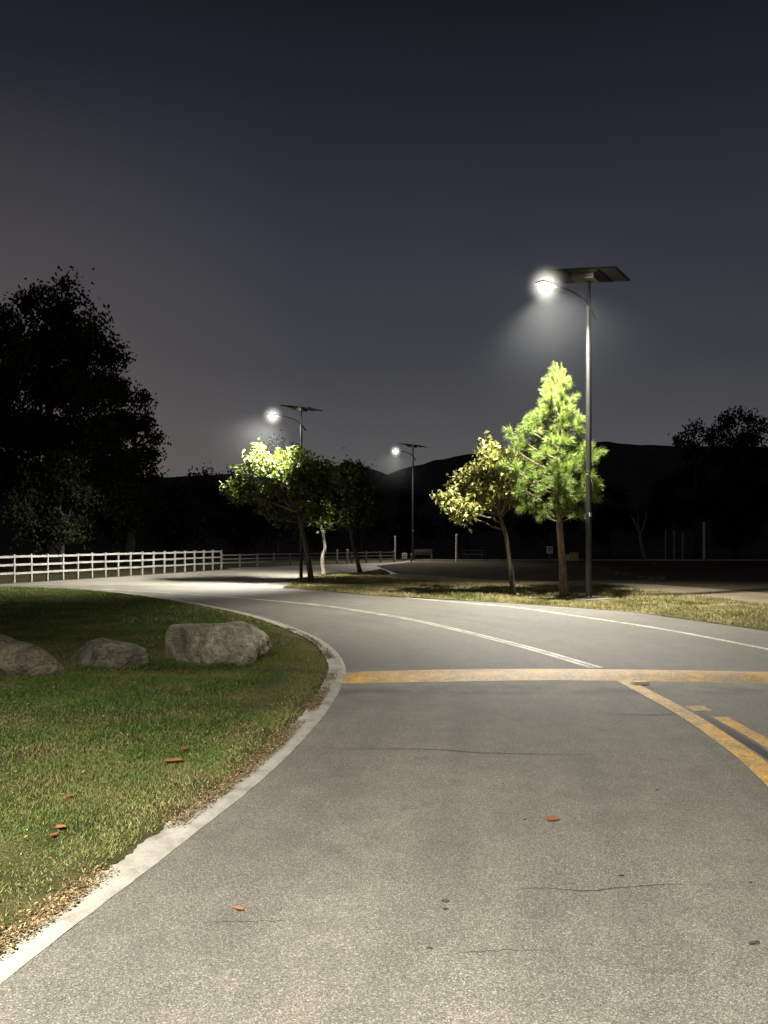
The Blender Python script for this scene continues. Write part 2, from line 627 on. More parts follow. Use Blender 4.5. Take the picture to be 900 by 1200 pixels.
build_lawn()


def lawn_x(y):
    """x of the lawn's road-side edge at a given y"""
    for a, b in zip(LC[:-1], LC[1:]):
        if a.y <= y <= b.y:
            t = (y - a.y) / max(1e-6, b.y - a.y)
            return a.x + (b.x - a.x) * t
    return -20.0


LY = np.array([p.y for p in LC])
LX = np.array([p.x for p in LC])


def lawn_xs(y):
    return np.interp(y, LY, LX)


# concrete edging strip with a broken, dirt-eaten inner edge
def build_strip():
    mbs = MB()
    pts = catmull([(x, y, 0) for x, y in LP[2:17]], 60)
    vs, fs = [], []
    n = len(pts)
    for i, p in enumerate(pts):
        t = (pts[min(i + 1, n - 1)] - pts[max(i - 1, 0)]).normalized()
        nrm = Vector((-t.y, t.x, 0))
        w = .185 + .03 * max(0, min(1, (p.y - 5) / 5)) * (1 if p.y < 14 else .7)
        r = mnoise.noise(Vector((p.x, p.y, 0)) * 2.6) * .032 + mnoise.noise(Vector((p.x, p.y, 5)) * 9) * .034 + mnoise.noise(Vector((p.x, p.y, 9)) * 24) * .026
        w = max(.05, w + r * (1.0 if p.y < 8 else .6))
        h = .012 + .004 * mnoise.noise(p * 1.3) + .018 * max(0, min(1, (p.y - 7) / 3))
        e = .006 * mnoise.noise(Vector((p.x, p.y, 2)) * 6)
        a = p - nrm * (.0 + e)
        b = p + nrm * w
        vs += [(a.x, a.y, -.01), (a.x, a.y, h * .2), ((a + nrm * .03).x, (a + nrm * .03).y, h), (b.x, b.y, h), (b.x, b.y, -.01)]
    for i in range(n - 1):
        for k in range(4):
            q = i * 5 + k
            fs.append((q, q + 5, q + 6, q + 1))
    mbs.add(vs, fs)
    return structure(mbs.build('kerb_edging', M['strip']), 'pale concrete edging strip between lawn and asphalt')


build_strip()


def ribbon(name, pts, width, z, mat, parent=None, taper=False, n=8, jitter=0.0):
    c = catmull([(p[0], p[1], 0) for p in pts], n)
    vs, fs = [], []
    for i, p in enumerate(c):
        t = (c[min(i + 1, len(c) - 1)] - c[max(i - 1, 0)]).normalized()
        nrm = Vector((-t.y, t.x, 0))
        w = width / 2
        if taper:
            w *= max(.15, math.sin(PI * i / (len(c) - 1))) * (.7 + .6 * random.random())
        off = nrm * (jitter * (random.random() - .5) * 2)
        a, b = p + nrm * w + off, p - nrm * w + off
        vs += [(a.x, a.y, z), (b.x, b.y, z)]
    for i in range(len(c) - 1):
        fs.append((2 * i, 2 * i + 1, 2 * i + 3, 2 * i + 2))
    mb = MB().add(vs, fs)
    return mb.build(name, mat, parent)


def gp(l):
    return [G(x, y) for x, y in l]


# markings (parts of the road)
CL = [(735, 800), (800, 835), (860, 875), (900, 908)]
yl = [(1.3, .6), (2.05, 2.9), (2.38, 4.0)] + [(p.x, p.y) for p in reversed(gp(CL))] + [(2.72, 8.75)]
ribbon('centre_line', yl, .17, .004, M['yellow'], road)
yr = [(1.8, .4), (2.56, 2.7), (2.84, 4.4), (2.99, 5.85), (3.02, 6.9)]
ribbon('centre_line', yr, .135, .004, M['yellow'], road)
ribbon('tar_seam', [(1.56, .5), (2.32, 2.8), (2.65, 4.2), (2.83, 5.6), (2.88, 6.95), (2.86, 7.6)], .085, .0035, M['seal'], road)
ribbon('centre_line', [(2.97, 7.15), (2.97, 7.36)], .18, .004, M['yellow'], road, n=3)
up = gp([(700, 783), (610, 757), (500, 730), (440, 719), (380, 710), (330, 705), (270, 700)]) + [Vector((-6.5, 22.9, 0)), Vector((-9, 24.6, 0))]
up = catmull(up, 4)


def offset(line, o):
    res = []
    for i, p in enumerate(line):
        t = (line[min(i + 1, len(line) - 1)] - line[max(i - 1, 0)]).normalized()
        res.append(p + Vector((-t.y, t.x, 0)) * o)
    return res


ribbon('centre_line', offset(up, .055), .082, .004, M['pale'], road, n=2)
ribbon('centre_line', offset(up, -.055), .082, .004, M['pale'], road, n=2)
ribbon('edge_line', [(5.2, 0), (5.85, 4), (6.02, 7), (5.9, 9.4)] + gp([(900, 761), (780, 738), (696, 725), (600, 711.5), (520, 704.5)]) + [Vector((.6, 21.0, 0))],
       .13, .004, M['white'], road)

# cracks and a shaded edge seam
def crack(px, w=.012):
    ribbon('crack', gp(px), w * .75, .0015, M['crack'], road, taper=True, n=10, jitter=.006)


crack([(585, 1044), (640, 1041), (690, 1044), (735, 1040), (780, 1037), (834, 1037)], .014)
crack([(368, 876), (430, 878), (500, 878), (560, 882), (640, 884), (715, 885)], .022)
crack([(224, 1081), (300, 1080), (345, 1079)], .008)
crack([(700, 836), (760, 838), (815, 836)], .02)
crack([(520, 1118), (590, 1114), (660, 1115)], .008)
ribbon('seam_shade', [(-3.7, 25.22), (-6.6, 26.22), (-10.2, 26.62)], .10, .003, M['crack'], road)  # seam between road and lot, the shade of its low edge painted dark

# speed hump: one continuous low arched mesh
def build_hump():
    axis = catmull([(-.50, 8.86, 0), (.6, 9.0, 0), (1.9, 9.08, 0), (3.2, 9.0, 0), (4.5, 8.86, 0), (5.8, 8.7, 0), (7.0, 8.5, 0)], 24)
    prof = 14
    vs, fs = [], []
    n = len(axis)
    for i, p in enumerate(axis):
        t = (axis[min(i + 1, n - 1)] - axis[max(i - 1, 0)]).normalized()
        nrm = Vector((-t.y, t.x, 0))
        ed = min(1, i / 6, (n - 1 - i) / 6) if n else 1
        for k in range(prof + 1):
            s = -1 + 2 * k / prof
            hw = .38 + .025 * mnoise.noise(p * 2.2)
            z = -.006 + (.062 * (.35 + .65 * ed)) * (1 - s * s) ** 1.2 + .003 * mnoise.noise(Vector((p.x * 5, s * 2, 1)))
            q = p + nrm * (s * hw)
            vs.append((q.x, q.y, z))
    for i in range(n - 1):
        for k in range(prof):
            q = i * (prof + 1) + k
            fs.append((q, q + prof + 1, q + prof + 2, q + 1))
    o = MB().add(vs, fs).build('speed_hump', M['hump'], smooth=True)
    return tag(o, 'worn yellow painted speed hump lying across the road', 'speed hump')


build_hump()

# far kerb edging the field
mb = MB()
kp = catmull([(2.2, 57.0, 0), (14, 57.8, 0), (30, 57.6, 0), (48, 56, 0)], 6)
for a, b in zip(kp[:-1], kp[1:]):
    dv = b - a
    rot = Matrix.Rotation(math.atan2(dv.y, dv.x), 3, 'Z')
    mb.box((a + b) / 2 + Vector((0, 0, .03)), (dv.length - .02, .18, .16), rot)
structure(mb.build('far_kerb', M['kerb']), 'low concrete kerb along the far side of the dark field')


# hills
def build_hill(name, prof, dist, depth, seed, fall=.42):
    xs = [p[0] for p in prof]
    hs = [p[1] for p in prof]
    X = np.linspace(xs[0], xs[-1], 140)
    H = np.interp(X, xs, hs)
    D = np.linspace(-1, 1, 26)
    vs, fs = [], []
    for d in D:
        for x, h in zip(X, H):
            f = max(0, 1 - abs(d) ** 1.4)
            n = mnoise.fractal(Vector((x * .02, d * 2 + seed, seed)), 1, 2, 4) * 2.2 * (1 - abs(d)) * min(1, h / 10)
            rough = mnoise.noise(Vector((x * .35, d * 30, seed))) * .45 * min(1, h / 10)
            vs.append((x, dist + d * depth, -1 + (h + 1) * f + n * (0.25 if abs(d) < .05 else 1) + rough * 1.5))
    w = len(X)
    for i in range(len(D) - 1):
        for k in range(w - 1):
            q = i * w + k
            fs.append((q, q + 1, q + w + 1, q + w))
    o = MB().add(vs, fs).build(name, M['hill'], smooth=True)
    return structure(o)


def hp(px, py, d):
    return ((px - 450) / 900 * d, CAM_H + (632 - py) / 900 * d)


build_hill('hill', [(-60, 0)] + [hp(x, y, 300) for x, y in [(380, 590), (430, 566), (456, 556), (490, 544), (540, 533), (600, 527), (660, 520), (700, 517), (740, 521),
                                                          (790, 523), (860, 522), (960, 530), (1150, 545), (1500, 575)]] + [(520, 0)], 300, 110, 1.0)
build_hill('hill', [(-520, 0)] + [hp(x, y, 430) for x, y in [(-400, 560), (0, 555), (200, 560), (300, 552), (380, 545), (430, 547), (470, 562), (520, 585)]] + [(80, 0)], 430, 120, 7.0)


# ------------------------------------------------------------------ street lamps
def box_frustum(mb, z0, s0, z1, s1, c=(0, 0)):
    vs = []
    for z, s in ((z0, s0), (z1, s1)):
        for a, b in ((-1, -1), (1, -1), (1, 1), (-1, 1)):
            vs.append((c[0] + a * s[0] / 2, c[1] + b * s[1] / 2, z))
    mb.add(vs, [(3, 2, 1, 0), (4, 5, 6, 7), (0, 1, 5, 4), (1, 2, 6, 5), (2, 3, 7, 6), (3, 0, 4, 7)])


def make_lamp():
    r = empty('street_lamp', (0, 0, 0))
    mb = MB()
    mb.tube([(0, 0, .02), (0, 0, 1.0), (0, 0, 4.5), (0, 0, 7.68)], [.085, .082, .074, .066], 16)
    mb.tube([(0, 0, 7.675), (0, 0, 7.70)], [.075, .075], 16)
    mb.build('pole', M['pole'], r, smooth=False)
    mb = MB()
    mb.tube([(0, 0, 7.69), (0, 0, 8.52)], [.05, .05], 12)
    mb.build('mast', M['pole'], r)
    mb = MB()
    box_frustum(mb, -.02, (1.15, .9), .045, (1.1, .85))
    mb.build('concrete_pad', M['pad'], r)
    mb = MB()
    mb.box((0, 0, .06), (.36, .36, .025))
    bp = mb.build('base_plate', M['pole'], r, bevel=.004)
    for sx in (-1, 1):
        for sy in (-1, 1):
            MB().tube([(sx * .135, sy * .135, .07), (sx * .135, sy * .135, .115)], [.022, .018], 6).build('bolt', M['steel'], bp)
    arm = catmull([(.26, 0, 7.46), (.06, 0, 7.70), (-.25, 0, 7.92), (-.65, 0, 8.04), (-1.2, 0, 8.09)], 6)
    MB().tube(arm, [.028 + .006 * (i < 8) for i in range(len(arm))], 10).build('arm', M['pole'], r, smooth=True)
    # lamp head: tapered cobra housing
    mb = MB()
    secs = [(-1.12, .05, .06), (-1.25, .16, .075), (-1.45, .25, .085), (-1.72, .25, .075), (-1.82, .18, .04)]
    vs, fs = [], []
    for x, w, h in secs:
        vs += [(x, -w / 2, 8.055), (x, w / 2, 8.055), (x, w * .36, 8.055 + h), (x, -w * .36, 8.055 + h)]
    for i in range(len(secs) - 1):
        for k in range(4):
            a, b = i * 4 + k, i * 4 + (k + 1) % 4
            fs.append((a, b, b + 4, a + 4))
    fs += [(3, 2, 1, 0), tuple(len(vs) - 4 + k for k in range(4))]
    hd = mb.add(vs, fs).build('lamp_head', M['head'], r, bevel=.006)
    mb = MB()
    lens = []
    for iy in range(7):
        v = -1 + iy / 3
        for ix in range(9):
            u = -1 + ix / 4
            z = 8.053 - .055 * max(0, 1 - u ** 4) * max(0, 1 - v ** 4)
            lens.append((-1.54 + u * .21, v * .10, z))
    lf = [(iy * 9 + ix, iy * 9 + ix + 1, iy * 9 + ix + 10, iy * 9 + ix + 9) for iy in range(6) for ix in range(8)]
    mb.add(lens, lf).build('led_lens', M['led'], hd, smooth=True)
    # solar panel, its frame and the battery box beneath
    pr = Matrix.Rotation(math.radians(-68), 3, 'Z') @ Matrix.Rotation(math.radians(9.0), 3, 'Y') @ Matrix.Rotation(math.radians(-1.5), 3, 'X')
    c = Vector((0, 0, 8.58))
    pn = MB().box(c, (1.80, 1.06, .022), pr).build('solar_panel', M['panel'], r)
    MB().box(c + pr @ Vector((0, 0, .015)), (1.78, 1.04, .006), pr).build('solar_cells', M['cells'], pn)
    mb = MB()
    for s in (-1, 1):
        mb.box(c + pr @ Vector((0, s * .545, 0)), (1.86, .03, .045), pr)
        mb.box(c + pr @ Vector((s * .915, 0, 0)), (.03, 1.058, .045), pr)
    mb.build('panel_frame', M['frame'], pn)
    MB().box(c + pr @ Vector((-.05, -.05, -.085)), (.62, .46, .13), pr).build('battery_box', M['box'], r, bevel=.015)
    mb = MB()
    for s in (-1, 1):
        mb.box(c + pr @ Vector((s * .42, 0, -.035)), (.05, 1.0, .045), pr)
    mb.build('mounting_rail', M['frame'], r)
    MB().box((-.02, -.077, 2.25), (.075, .012, .10)).build('label_plate', M['sticker'], r)
    return r


def add_light(root, power, aim, spot=150, blend=.8, col=(1.0, .94, .81), glow=.02):
    """spot inside the lamp head; aim is the world direction of the optics"""
    ld = bpy.data.lights.new('lamp_light', 'SPOT')
    ld.energy = power
    ld.spot_size = math.radians(spot)
    ld.spot_blend = blend
    ld.shadow_soft_size = .09
    ld.color = col
    o = bpy.data.objects.new('lamp_light', ld)
    COL.objects.link(o)
    o.parent = root
    o.location = (-1.54, 0, 7.985)
    loc = Matrix.Rotation(-root.rotation_euler.z, 3, 'Z') @ Vector(aim)
    o.rotation_euler = loc.to_track_quat('-Z', 'Y').to_euler()
    gd = bpy.data.lights.new('lens_glow', 'POINT')
    gd.energy = power * glow
    gd.shadow_soft_size = .08
    gd.color = col
    g = bpy.data.objects.new('lens_glow', gd)
    COL.objects.link(g)
    g.parent = root
    g.location = (-1.56, -.02, 7.975)
    return o


GROUP_L = 'solar street lamps along the road'
lamp = make_lamp()
lamp2 = copy_tree(lamp)
lamp3 = copy_tree(lamp)
lamp0 = copy_tree(lamp)
lamp.location = (5.41, 20.3, 0)
lamp.rotation_euler.z = math.radians(32)
tag(lamp, 'tall solar street lamp beside the pine, the nearest and largest in view', 'street lamp', GROUP_L)
lamp2.location = (-3.29, 30.5, 0)
lamp2.scale = (.794, .794, .794)
lamp2.rotation_euler.z = math.radians(32)
tag(lamp2, 'solar street lamp rising behind the leafy trees left of the road', 'street lamp', GROUP_L)
lamp3.location = (2.15, 57.0, 0)
lamp3.rotation_euler.z = math.radians(32)
tag(lamp3, 'farthest and smallest solar street lamp, in front of the dip between the hills', 'street lamp', GROUP_L)
lamp0.location = (-4.6, -3.9, 0)
lamp0.rotation_euler.z = math.radians(200)
tag(lamp0, 'solar street lamp behind the viewer lighting the near road and lawn', 'street lamp', GROUP_L)

add_light(lamp, 18500, (.16, -.14, -1), 126, .6)
add_light(lamp2, 21000, (-.48, .10, -1), 132, .7).data.shadow_soft_size = .35
add_light(lamp3, 6000, (-.2, -.25, -1), 146, .8)
add_light(lamp0, 50500, (.06, .02, -1), 129, 1.0)


def mat_haze():
    m = bpy.data.materials.new('mist_glare')
    m.use_nodes = True
    nt = m.node_tree
    nt.nodes.clear()
    out = nt.nodes.new('ShaderNodeOutputMaterial')
    vs = nt.nodes.new('ShaderNodeVolumeScatter')
    vs.inputs['Color'].default_value = (.88, .94, 1.0, 1)
    vs.inputs['Anisotropy'].default_value = .1
    co = objco(nt)
    ln = nt.nodes.new('ShaderNodeVectorMath')
    ln.operation = 'LENGTH'
    L(nt, co, ln.inputs[0])
    f = maprange(nt, ln.outputs['Value'], 0.0, 1.0, 1.0, 0.0)
    f = math_node(nt, 'POWER', f, 2.0)
    f = math_node(nt, 'MULTIPLY', f, HAZE)
    glare = math_node(nt, 'POWER', maprange(nt, ln.outputs['Value'], 0.0, .15, 1.0, 0.0), 3.4)
    f = math_node(nt, 'MULTIPLY', f, maprange(nt, ln.outputs['Value'], 0.05, .34, 0.0, 1.0))
    em = nt.nodes.new('ShaderNodeEmission')  # lens glare, added as a glowing centre inside the mist
    em.inputs['Color'].default_value = (1.0, .93, .80, 1)
    L(nt, math_node(nt, 'MULTIPLY', glare, GLARE), em.inputs['Strength'])
    ad = nt.nodes.new('ShaderNodeAddShader')
    L(nt, f, vs.inputs['Density'])
    L(nt, vs.outputs[0], ad.inputs[0])
    L(nt, em.outputs[0], ad.inputs[1])
    L(nt, ad.outputs[0], out.inputs['Volume'])
    return m


HAZE = .0038
GLARE = 9.0
hm = mat_haze()
bm = bmesh.new()
bmesh.ops.create_icosphere(bm, subdivisions=3, radius=1.0)
hme = bpy.data.meshes.new('haze_glare')
bm.to_mesh(hme)
bm.free()
hme.materials.append(hm)
for lp, rad, lab in ((lamp, 4.2, 'pale mist and added glare around the head of the nearest street lamp'),
                     (lamp2, 3.6, 'pale mist and added glare around the lamp head above the leafy trees'),
                     (lamp3, 3.8, 'pale mist and added glare around the farthest lamp head')):
    h = bpy.data.objects.new('haze_glare', hme)
    COL.objects.link(h)
    sc = lp.scale.x
    hx = Matrix.Rotation(lp.rotation_euler.z, 3, 'Z') @ Vector((-1.54 * sc, 0, 8.04 * sc))
    h.location = lp.location + hx
    h.scale = (rad, rad, rad)
    tag(h, lab, 'haze', 'mist and added glare around the lamp heads', 'stuff')


# ------------------------------------------------------------------ foliage helpers
def leaf_quads(C, A, Nn, ln, wd, fold=.25):
    """C centres, A axis, Nn normals; returns (V,F)"""
    n = len(C)
    A = A / np.linalg.norm(A, axis=1, keepdims=True)
    S = np.cross(A, Nn)
    S /= np.linalg.norm(S, axis=1, keepdims=True) + 1e-9
    U = np.cross(S, A)
    ln = ln[:, None]
    wd = wd[:, None]
    V = np.empty((n, 4, 3))
    V[:, 0] = C - A * ln * .5
    V[:, 1] = C + S * wd * .5 + U * wd * fold - A * ln * .05
    V[:, 2] = C + A * ln * .5 - U * ln * .12
    V[:, 3] = C - S * wd * .5 + U * wd * fold - A * ln * .05
    b = np.arange(n)[:, None] * 4
    F = np.concatenate([b + np.array([[0, 1, 2]]), b + np.array([[0, 2, 3]])])
    return V.reshape(-1, 3), F


def rdir(rng, n):
    v = rng.normal(size=(n, 3))
    return v / np.linalg.norm(v, axis=1, keepdims=True)


def leaf_cloud(rng, clumps, subs_per_m3, leaves, sub_r, ll, lw, droop=.3, shell=.45, stray=.15):
    """clumps: [(centre, (rx,ry,rz))...]"""
    Cs, subsC = [], []
    for c, r in clumps:
        c = np.array(c)
        r = np.array(r if hasattr(r, '__len__') else (r, r, r), float)
        n = max(3, int(subs_per_m3 * r.prod() * 4.19))
        u = rng.uniform(shell, 1.0, size=(n, 1)) ** .7 * rng.uniform(.85, 1.0 + stray, size=(n, 1))
        sc = c + rdir(rng, n) * r * u
        subsC.append(sc)
    SC = np.concatenate(subsC)
    k = rng.poisson(leaves, size=len(SC)) + 2
    idx = np.repeat(np.arange(len(SC)), k)
    C = SC[idx] + rng.normal(size=(len(idx), 3)) * sub_r * rng.uniform(.6, 1.2, size=(len(SC), 1))[idx]
    n = len(C)
    A = rdir(rng, n)
    A[:, 2] -= droop
    Nn = rdir(rng, n)
    Nn[:, 2] += .5
    l = ll * rng.uniform(.65, 1.25, n)
    w = lw * rng.uniform(.7, 1.2, n)
    V, F = leaf_quads(C, A, Nn, l, w)
    base = rng.uniform(0, 1, size=len(SC))[idx]
    rnd = np.clip(.45 * base + .55 * rng.uniform(0, 1, n), 0, 1)
    return V, F, np.repeat(rnd, 4), SC


def wob(a, b, n, amt, seed):
    a, b = Vector(a), Vector(b)
    out = []
    for i in range(n + 1):
        t = i / n
        p = a.lerp(b, t)
        s = math.sin(PI * t)
        p += Vector((mnoise.noise(Vector((seed, t * 3, 0))), mnoise.noise(Vector((seed, t * 3, 9))), mnoise.noise(Vector((seed, t * 3, 17))) * .5)) * amt * s
        out.append(p)
    return out


def branchy_tree(name, base, trunk_pts, r0, fork, clumps, leafmat, barkmat, seed, subs=22, leaves=26, sub_r=.13, ll=.14, lw=.10, droop=.3,
                 label='', cat='tree', group=None, twig=.35, stems=None, shell=.45):
    rng = np.random.default_rng(seed)
    base = Vector(base)
    root = empty(name, base)
    tag(root, label, cat, group)
    V, F, rnd, SC = leaf_cloud(rng, [(Vector(c) - base, r) for c, r in clumps], subs, leaves, sub_r, ll, lw, droop, shell)
    np_object('crown', V, F, leafmat, root, rnd)
    mb = MB()
    tp = catmull([Vector(p) - base for p in trunk_pts], 5)
    m = len(tp)
    mb.tube(tp, [r0 * (1.25 if i == 0 else 1) * (1 - .45 * i / (m - 1)) for i in range(m)], 9)
    top = tp[-1]
    for j, (c, r) in enumerate(clumps):
        c = Vector(c) - base
        # nearest point on upper half of the trunk
        st = min(tp[m // 2:], key=lambda q: (q - c).length + .6 * abs(q.z - (c.z - .8)))
        lb = wob(st, c, 6, .28, seed + j * 3.1)
        rr = r0 * .42
        mb.tube(lb, [rr * (1 - .75 * i / 6) for i in range(7)], 6)
        near = [Vector(s) for s in SC if (Vector(s) - c).length < (max(r) if hasattr(r, '__len__') else r) * 1.15]
        random.Random(seed + j).shuffle(near)
        for q in near[:int(len(near) * twig) + 1]:
            o = lb[random.Random(seed + j).choice([3, 4, 5])]
            tw = wob(o, q, 3, .12, seed + q.x)
            mb.tube(tw, [rr * .26, rr * .2, rr * .15, rr * .08], 4, cap=False)
    mb.build('trunk', barkmat, root, smooth=True)
    return root


# ------------------------------------------------------------------ near trees
# broad tree left of the road junction (front of the group of three)
def clumps_px(lst, d, spread, rng):
    out = []
    for px, py, r in lst:
        rr = r / 900 * d
        out.append((P(px, py, d + rng.uniform(-spread, spread)), (rr, rr * 1.05, rr * .85)))
    return out


rA = np.random.default_rng(3)
dA = 29.3
clA = []
for px, py, r in [(279, 575, 15), (290, 557, 14), (302, 540, 13), (297, 580, 15), (311, 560, 15), (318, 541, 14), (326, 577, 16), (333, 556, 17), (341, 539, 13), (356, 545, 16), (371, 551, 15),
                  (350, 568, 18), (372, 572, 17), (318, 596, 14), (338, 600, 14), (352, 610, 10), (366, 596, 17), (386, 566, 12), (326, 609, 8), (268, 570, 7), (303, 527, 6), (347, 527, 7)]:
    d = 30.7 - (px - 279) / 100 * 1.5 + rA.uniform(-.5, .5)
    rr = r / 900 * d
    clA.append((P(px, py, d), (rr, rr * 1.25, rr * .8)))
branchy_tree('broadleaf_tree', G(365, 682.5), [G(365, 682.5), P(361, 655, 28.3), P(356, 630, 28.8), P(350, 600, dA)], .115, None, clA,
             M['mapleA'], M['barkdark'], 21, subs=44, leaves=26, sub_r=.12, ll=.15, lw=.115, label='dark leafy tree with a leaning trunk, its left side lit by the lamp behind',
             group='leafy trees on the island left of the road', shell=.4)
branchy_tree('broadleaf_tree', G(380, 675), [G(380, 675), P(378, 655, 33.5), P(381, 640, 33.5), P(376, 615, 33.5)], .105, None,
             clumps_px([(372, 600, 19), (392, 604, 18), (384, 582, 19), (402, 590, 15), (396, 565, 18), (366, 582, 15), (380, 556, 16)], 33.5, .9, rA),
             M['mapleA'], M['barkpale'], 22, subs=24, leaves=22, sub_r=.14, ll=.18, lw=.14, label='leafy tree with a crooked pale trunk just behind the dark leaning tree',
             group='leafy trees on the island left of the road')
branchy_tree('broadleaf_tree', G(422, 671), [G(422, 671), P(417, 650, 36.9), P(412, 630, 36.9), P(408, 600, 36.9)], .11, None,
             clumps_px([(400, 560, 16), (414, 552, 15), (392, 585, 15), (408, 590, 17), (424, 575, 13), (420, 607, 16), (400, 612, 14), (430, 600, 9)], 36.9, .9, rA),
             M['mapleC'], M['barkdark'], 23, subs=24, leaves=22, sub_r=.15, ll=.18, lw=.14, label='dim leafy tree with a left leaning trunk, rightmost of the island group',
             group='leafy trees on the island left of the road')
rD = np.random.default_rng(5)
dD = 22.0
branchy_tree('broadleaf_tree', G(601, 697.5), [G(601, 697.5), P(599, 670, dD), P(595, 640, dD), P(592, 624, dD), P(585, 604, dD)], .085, None,
             clumps_px([(540, 577, 14), (552, 560, 14), (570, 552, 14), (530, 590, 12), (548, 597, 13), (566, 580, 15), (584, 570, 14), (572, 530, 12), (588, 545, 13),
                        (600, 560, 14), (606, 580, 11), (612, 566, 9), (600, 540, 9), (585, 585, 12), (572, 520, 9), (536, 570, 12), (524, 582, 9), (545, 606, 7)], dD, .6, rD),
             M['planeD'], M['barkmid'], 24, subs=80, leaves=22, sub_r=.12, ll=.165, lw=.11, droop=.5,
             label='small autumn tree with pale yellowing leaves and forked limbs, left of the pine', twig=.5, shell=.5)


# pine
def build_pine():
    rng = np.random.default_rng(41)
    base = G(661, 700)
    d = base.y
    root = empty('pine_tree', base)
    tag(root, 'young pine with long bright green needles, lit beside the nearest street lamp', 'pine tree')
    mb = MB()
    tp = catmull([(0, 0, 0), P(659, 660, d) - base, P(655, 600, d) - base, P(655, 530, d) - base, P(654, 470, d) - base, P(653, 436, d) - base], 8)
    m = len(tp)
    mb.tube(tp, [.125 * (1.2 if i == 0 else 1) * (1 - .93 * (i / (m - 1)) ** .9) + .006 for i in range(m)], 10)
    H = tp[-1].z

    def trunk_at(z):
        for a, b in zip(tp[:-1], tp[1:]):
            if a.z <= z <= b.z:
                return a.lerp(b, (z - a.z) / max(1e-6, b.z - a.z))
        return tp[-1].copy()
    NV, NF, NR = [], [], []
    nv = 0

    def needles(c, axis, n, ln, spread, sh):
        nonlocal nv
        n = int(n * 1.25)
        c = np.array(c)
        ax = np.array(axis) / (np.linalg.norm(axis) + 1e-9)
        D = ax + rdir(rng, n) * spread
        D /= np.linalg.norm(D, axis=1, keepdims=True)
        st = c + rdir(rng, n) * .02 + ax * rng.uniform(-.10, .10, (n, 1))
        ln *= float(np.interp(c[2], [3.5, 5.0, 6.2], [1.0, .82, .55]))
        l = ln * rng.uniform(.7, 1.1, (n, 1))
        S = np.cross(D, rdir(rng, n))
        S /= np.linalg.norm(S, axis=1, keepdims=True) + 1e-9
        w = .0032
        tip = st + D * l
        tip[:, 2] -= .10 * l[:, 0] * rng.uniform(0, 1, n)
        V = np.stack([st - S * w, st + S * w, st + D * l * .6 + S * w * 1.1, tip], 1).reshape(-1, 3)
        b = nv + np.arange(n)[:, None] * 4
        NV.append(V)
        NF.append(np.concatenate([b + np.array([[0, 1, 2]]), b + np.array([[0, 2, 3]])]))
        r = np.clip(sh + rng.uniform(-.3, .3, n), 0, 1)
        NR.append(np.repeat(r, 4))
        nv += 4 * n

    prof_z = [1.75, 2.2, 2.8, 3.4, 4.0, 4.6, 5.2, 5.7, 6.1, H]
    prof_r = [.80, 1.02, 1.08, .98, .80, .54, .30, .14, .05, .02]
    z = 2.12
    wi = 0
    while z < H - .15:
        R = float(np.interp(z, prof_z, prof_r))
        nb = 6 if z < 5.0 else 5
        a0 = wi * 1.1
        for k in range(nb):
            a = a0 + 2 * PI * k / nb + rng.uniform(-.35, .35)
            r = R * rng.uniform(.72, 1.12)
            if math.cos(a) > .2:
                r *= .76
            # heavier on the left side as in life, where it grows towards the open road
            if math.cos(a) < -.3 and 2.3 < z < 4.4:
                r *= 1.22
            if math.sin(a) < -.75 and z < 4.4 and rng.uniform() < .45:
                continue          # the side towards the road is open and shows the trunk
            o = trunk_at(z + rng.uniform(-.08, .08))
            dirh = Vector((math.cos(a), math.sin(a), 0))
            e = o + dirh * r + Vector((0, 0, .36 * r + .12))
            mid = o.lerp(e, .5) + Vector((0, 0, -.06 * r))
            br = catmull([o, mid, e, e + dirh * .06 + Vector((0, 0, .14))], 4)
            rb = .010 + .016 * r * (1 - .5 * z / H)
            mb.tube(br, [rb * (1 - .8 * i / (len(br) - 1)) for i in range(len(br))], 5, cap=False)
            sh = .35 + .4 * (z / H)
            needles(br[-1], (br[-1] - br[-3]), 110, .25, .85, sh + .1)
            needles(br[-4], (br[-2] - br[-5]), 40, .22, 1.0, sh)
            # upright candle
            if rng.uniform() < .7:
                cd = br[-1] + Vector((rng.uniform(-.03, .03), rng.uniform(-.03, .03), rng.uniform(.10, .24)))
                needles((br[-1] + cd) / 2 + Vector((0, 0, .05)), (0, 0, 1), 46, .16, .22, .95)
            ns = int(2 + 5 * r)
            for q in range(ns):
                t = rng.uniform(.18, .92)
                p = br[int(t * (len(br) - 1))]
                sd = (dirh * rng.uniform(.1, .6) + Vector((rng.normal() * .6, rng.normal() * .6, rng.uniform(.05, .55)))).normalized()
                l = rng.uniform(.18, .42) * (.6 + .4 * r)
                e2 = p + sd * l
                mb.tube([p, p.lerp(e2, .5) + Vector((0, 0, .015)), e2], [rb * .5, rb * .4, rb * .2], 4, cap=False)
                needles(e2, sd, 100, .24, .9, sh)
                if rng.uniform() < .4:
                    needles(e2 + Vector((0, 0, .06)), (0, 0, 1), 30, .13, .4, .9)
        z += rng.uniform(.27, .36) if z < 4.8 else rng.uniform(.20, .28)
        wi += 1
    for t in (0.0, .1, .2, .34, .5, .7):
        needles(tp[-1] - Vector((0, 0, t - .06)), (0, 0, 1), 50, .22, .25, .85)
    mb.build('trunk', M['barkpine'], root, smooth=True)
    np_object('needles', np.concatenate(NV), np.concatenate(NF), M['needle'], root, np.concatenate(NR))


build_pine()


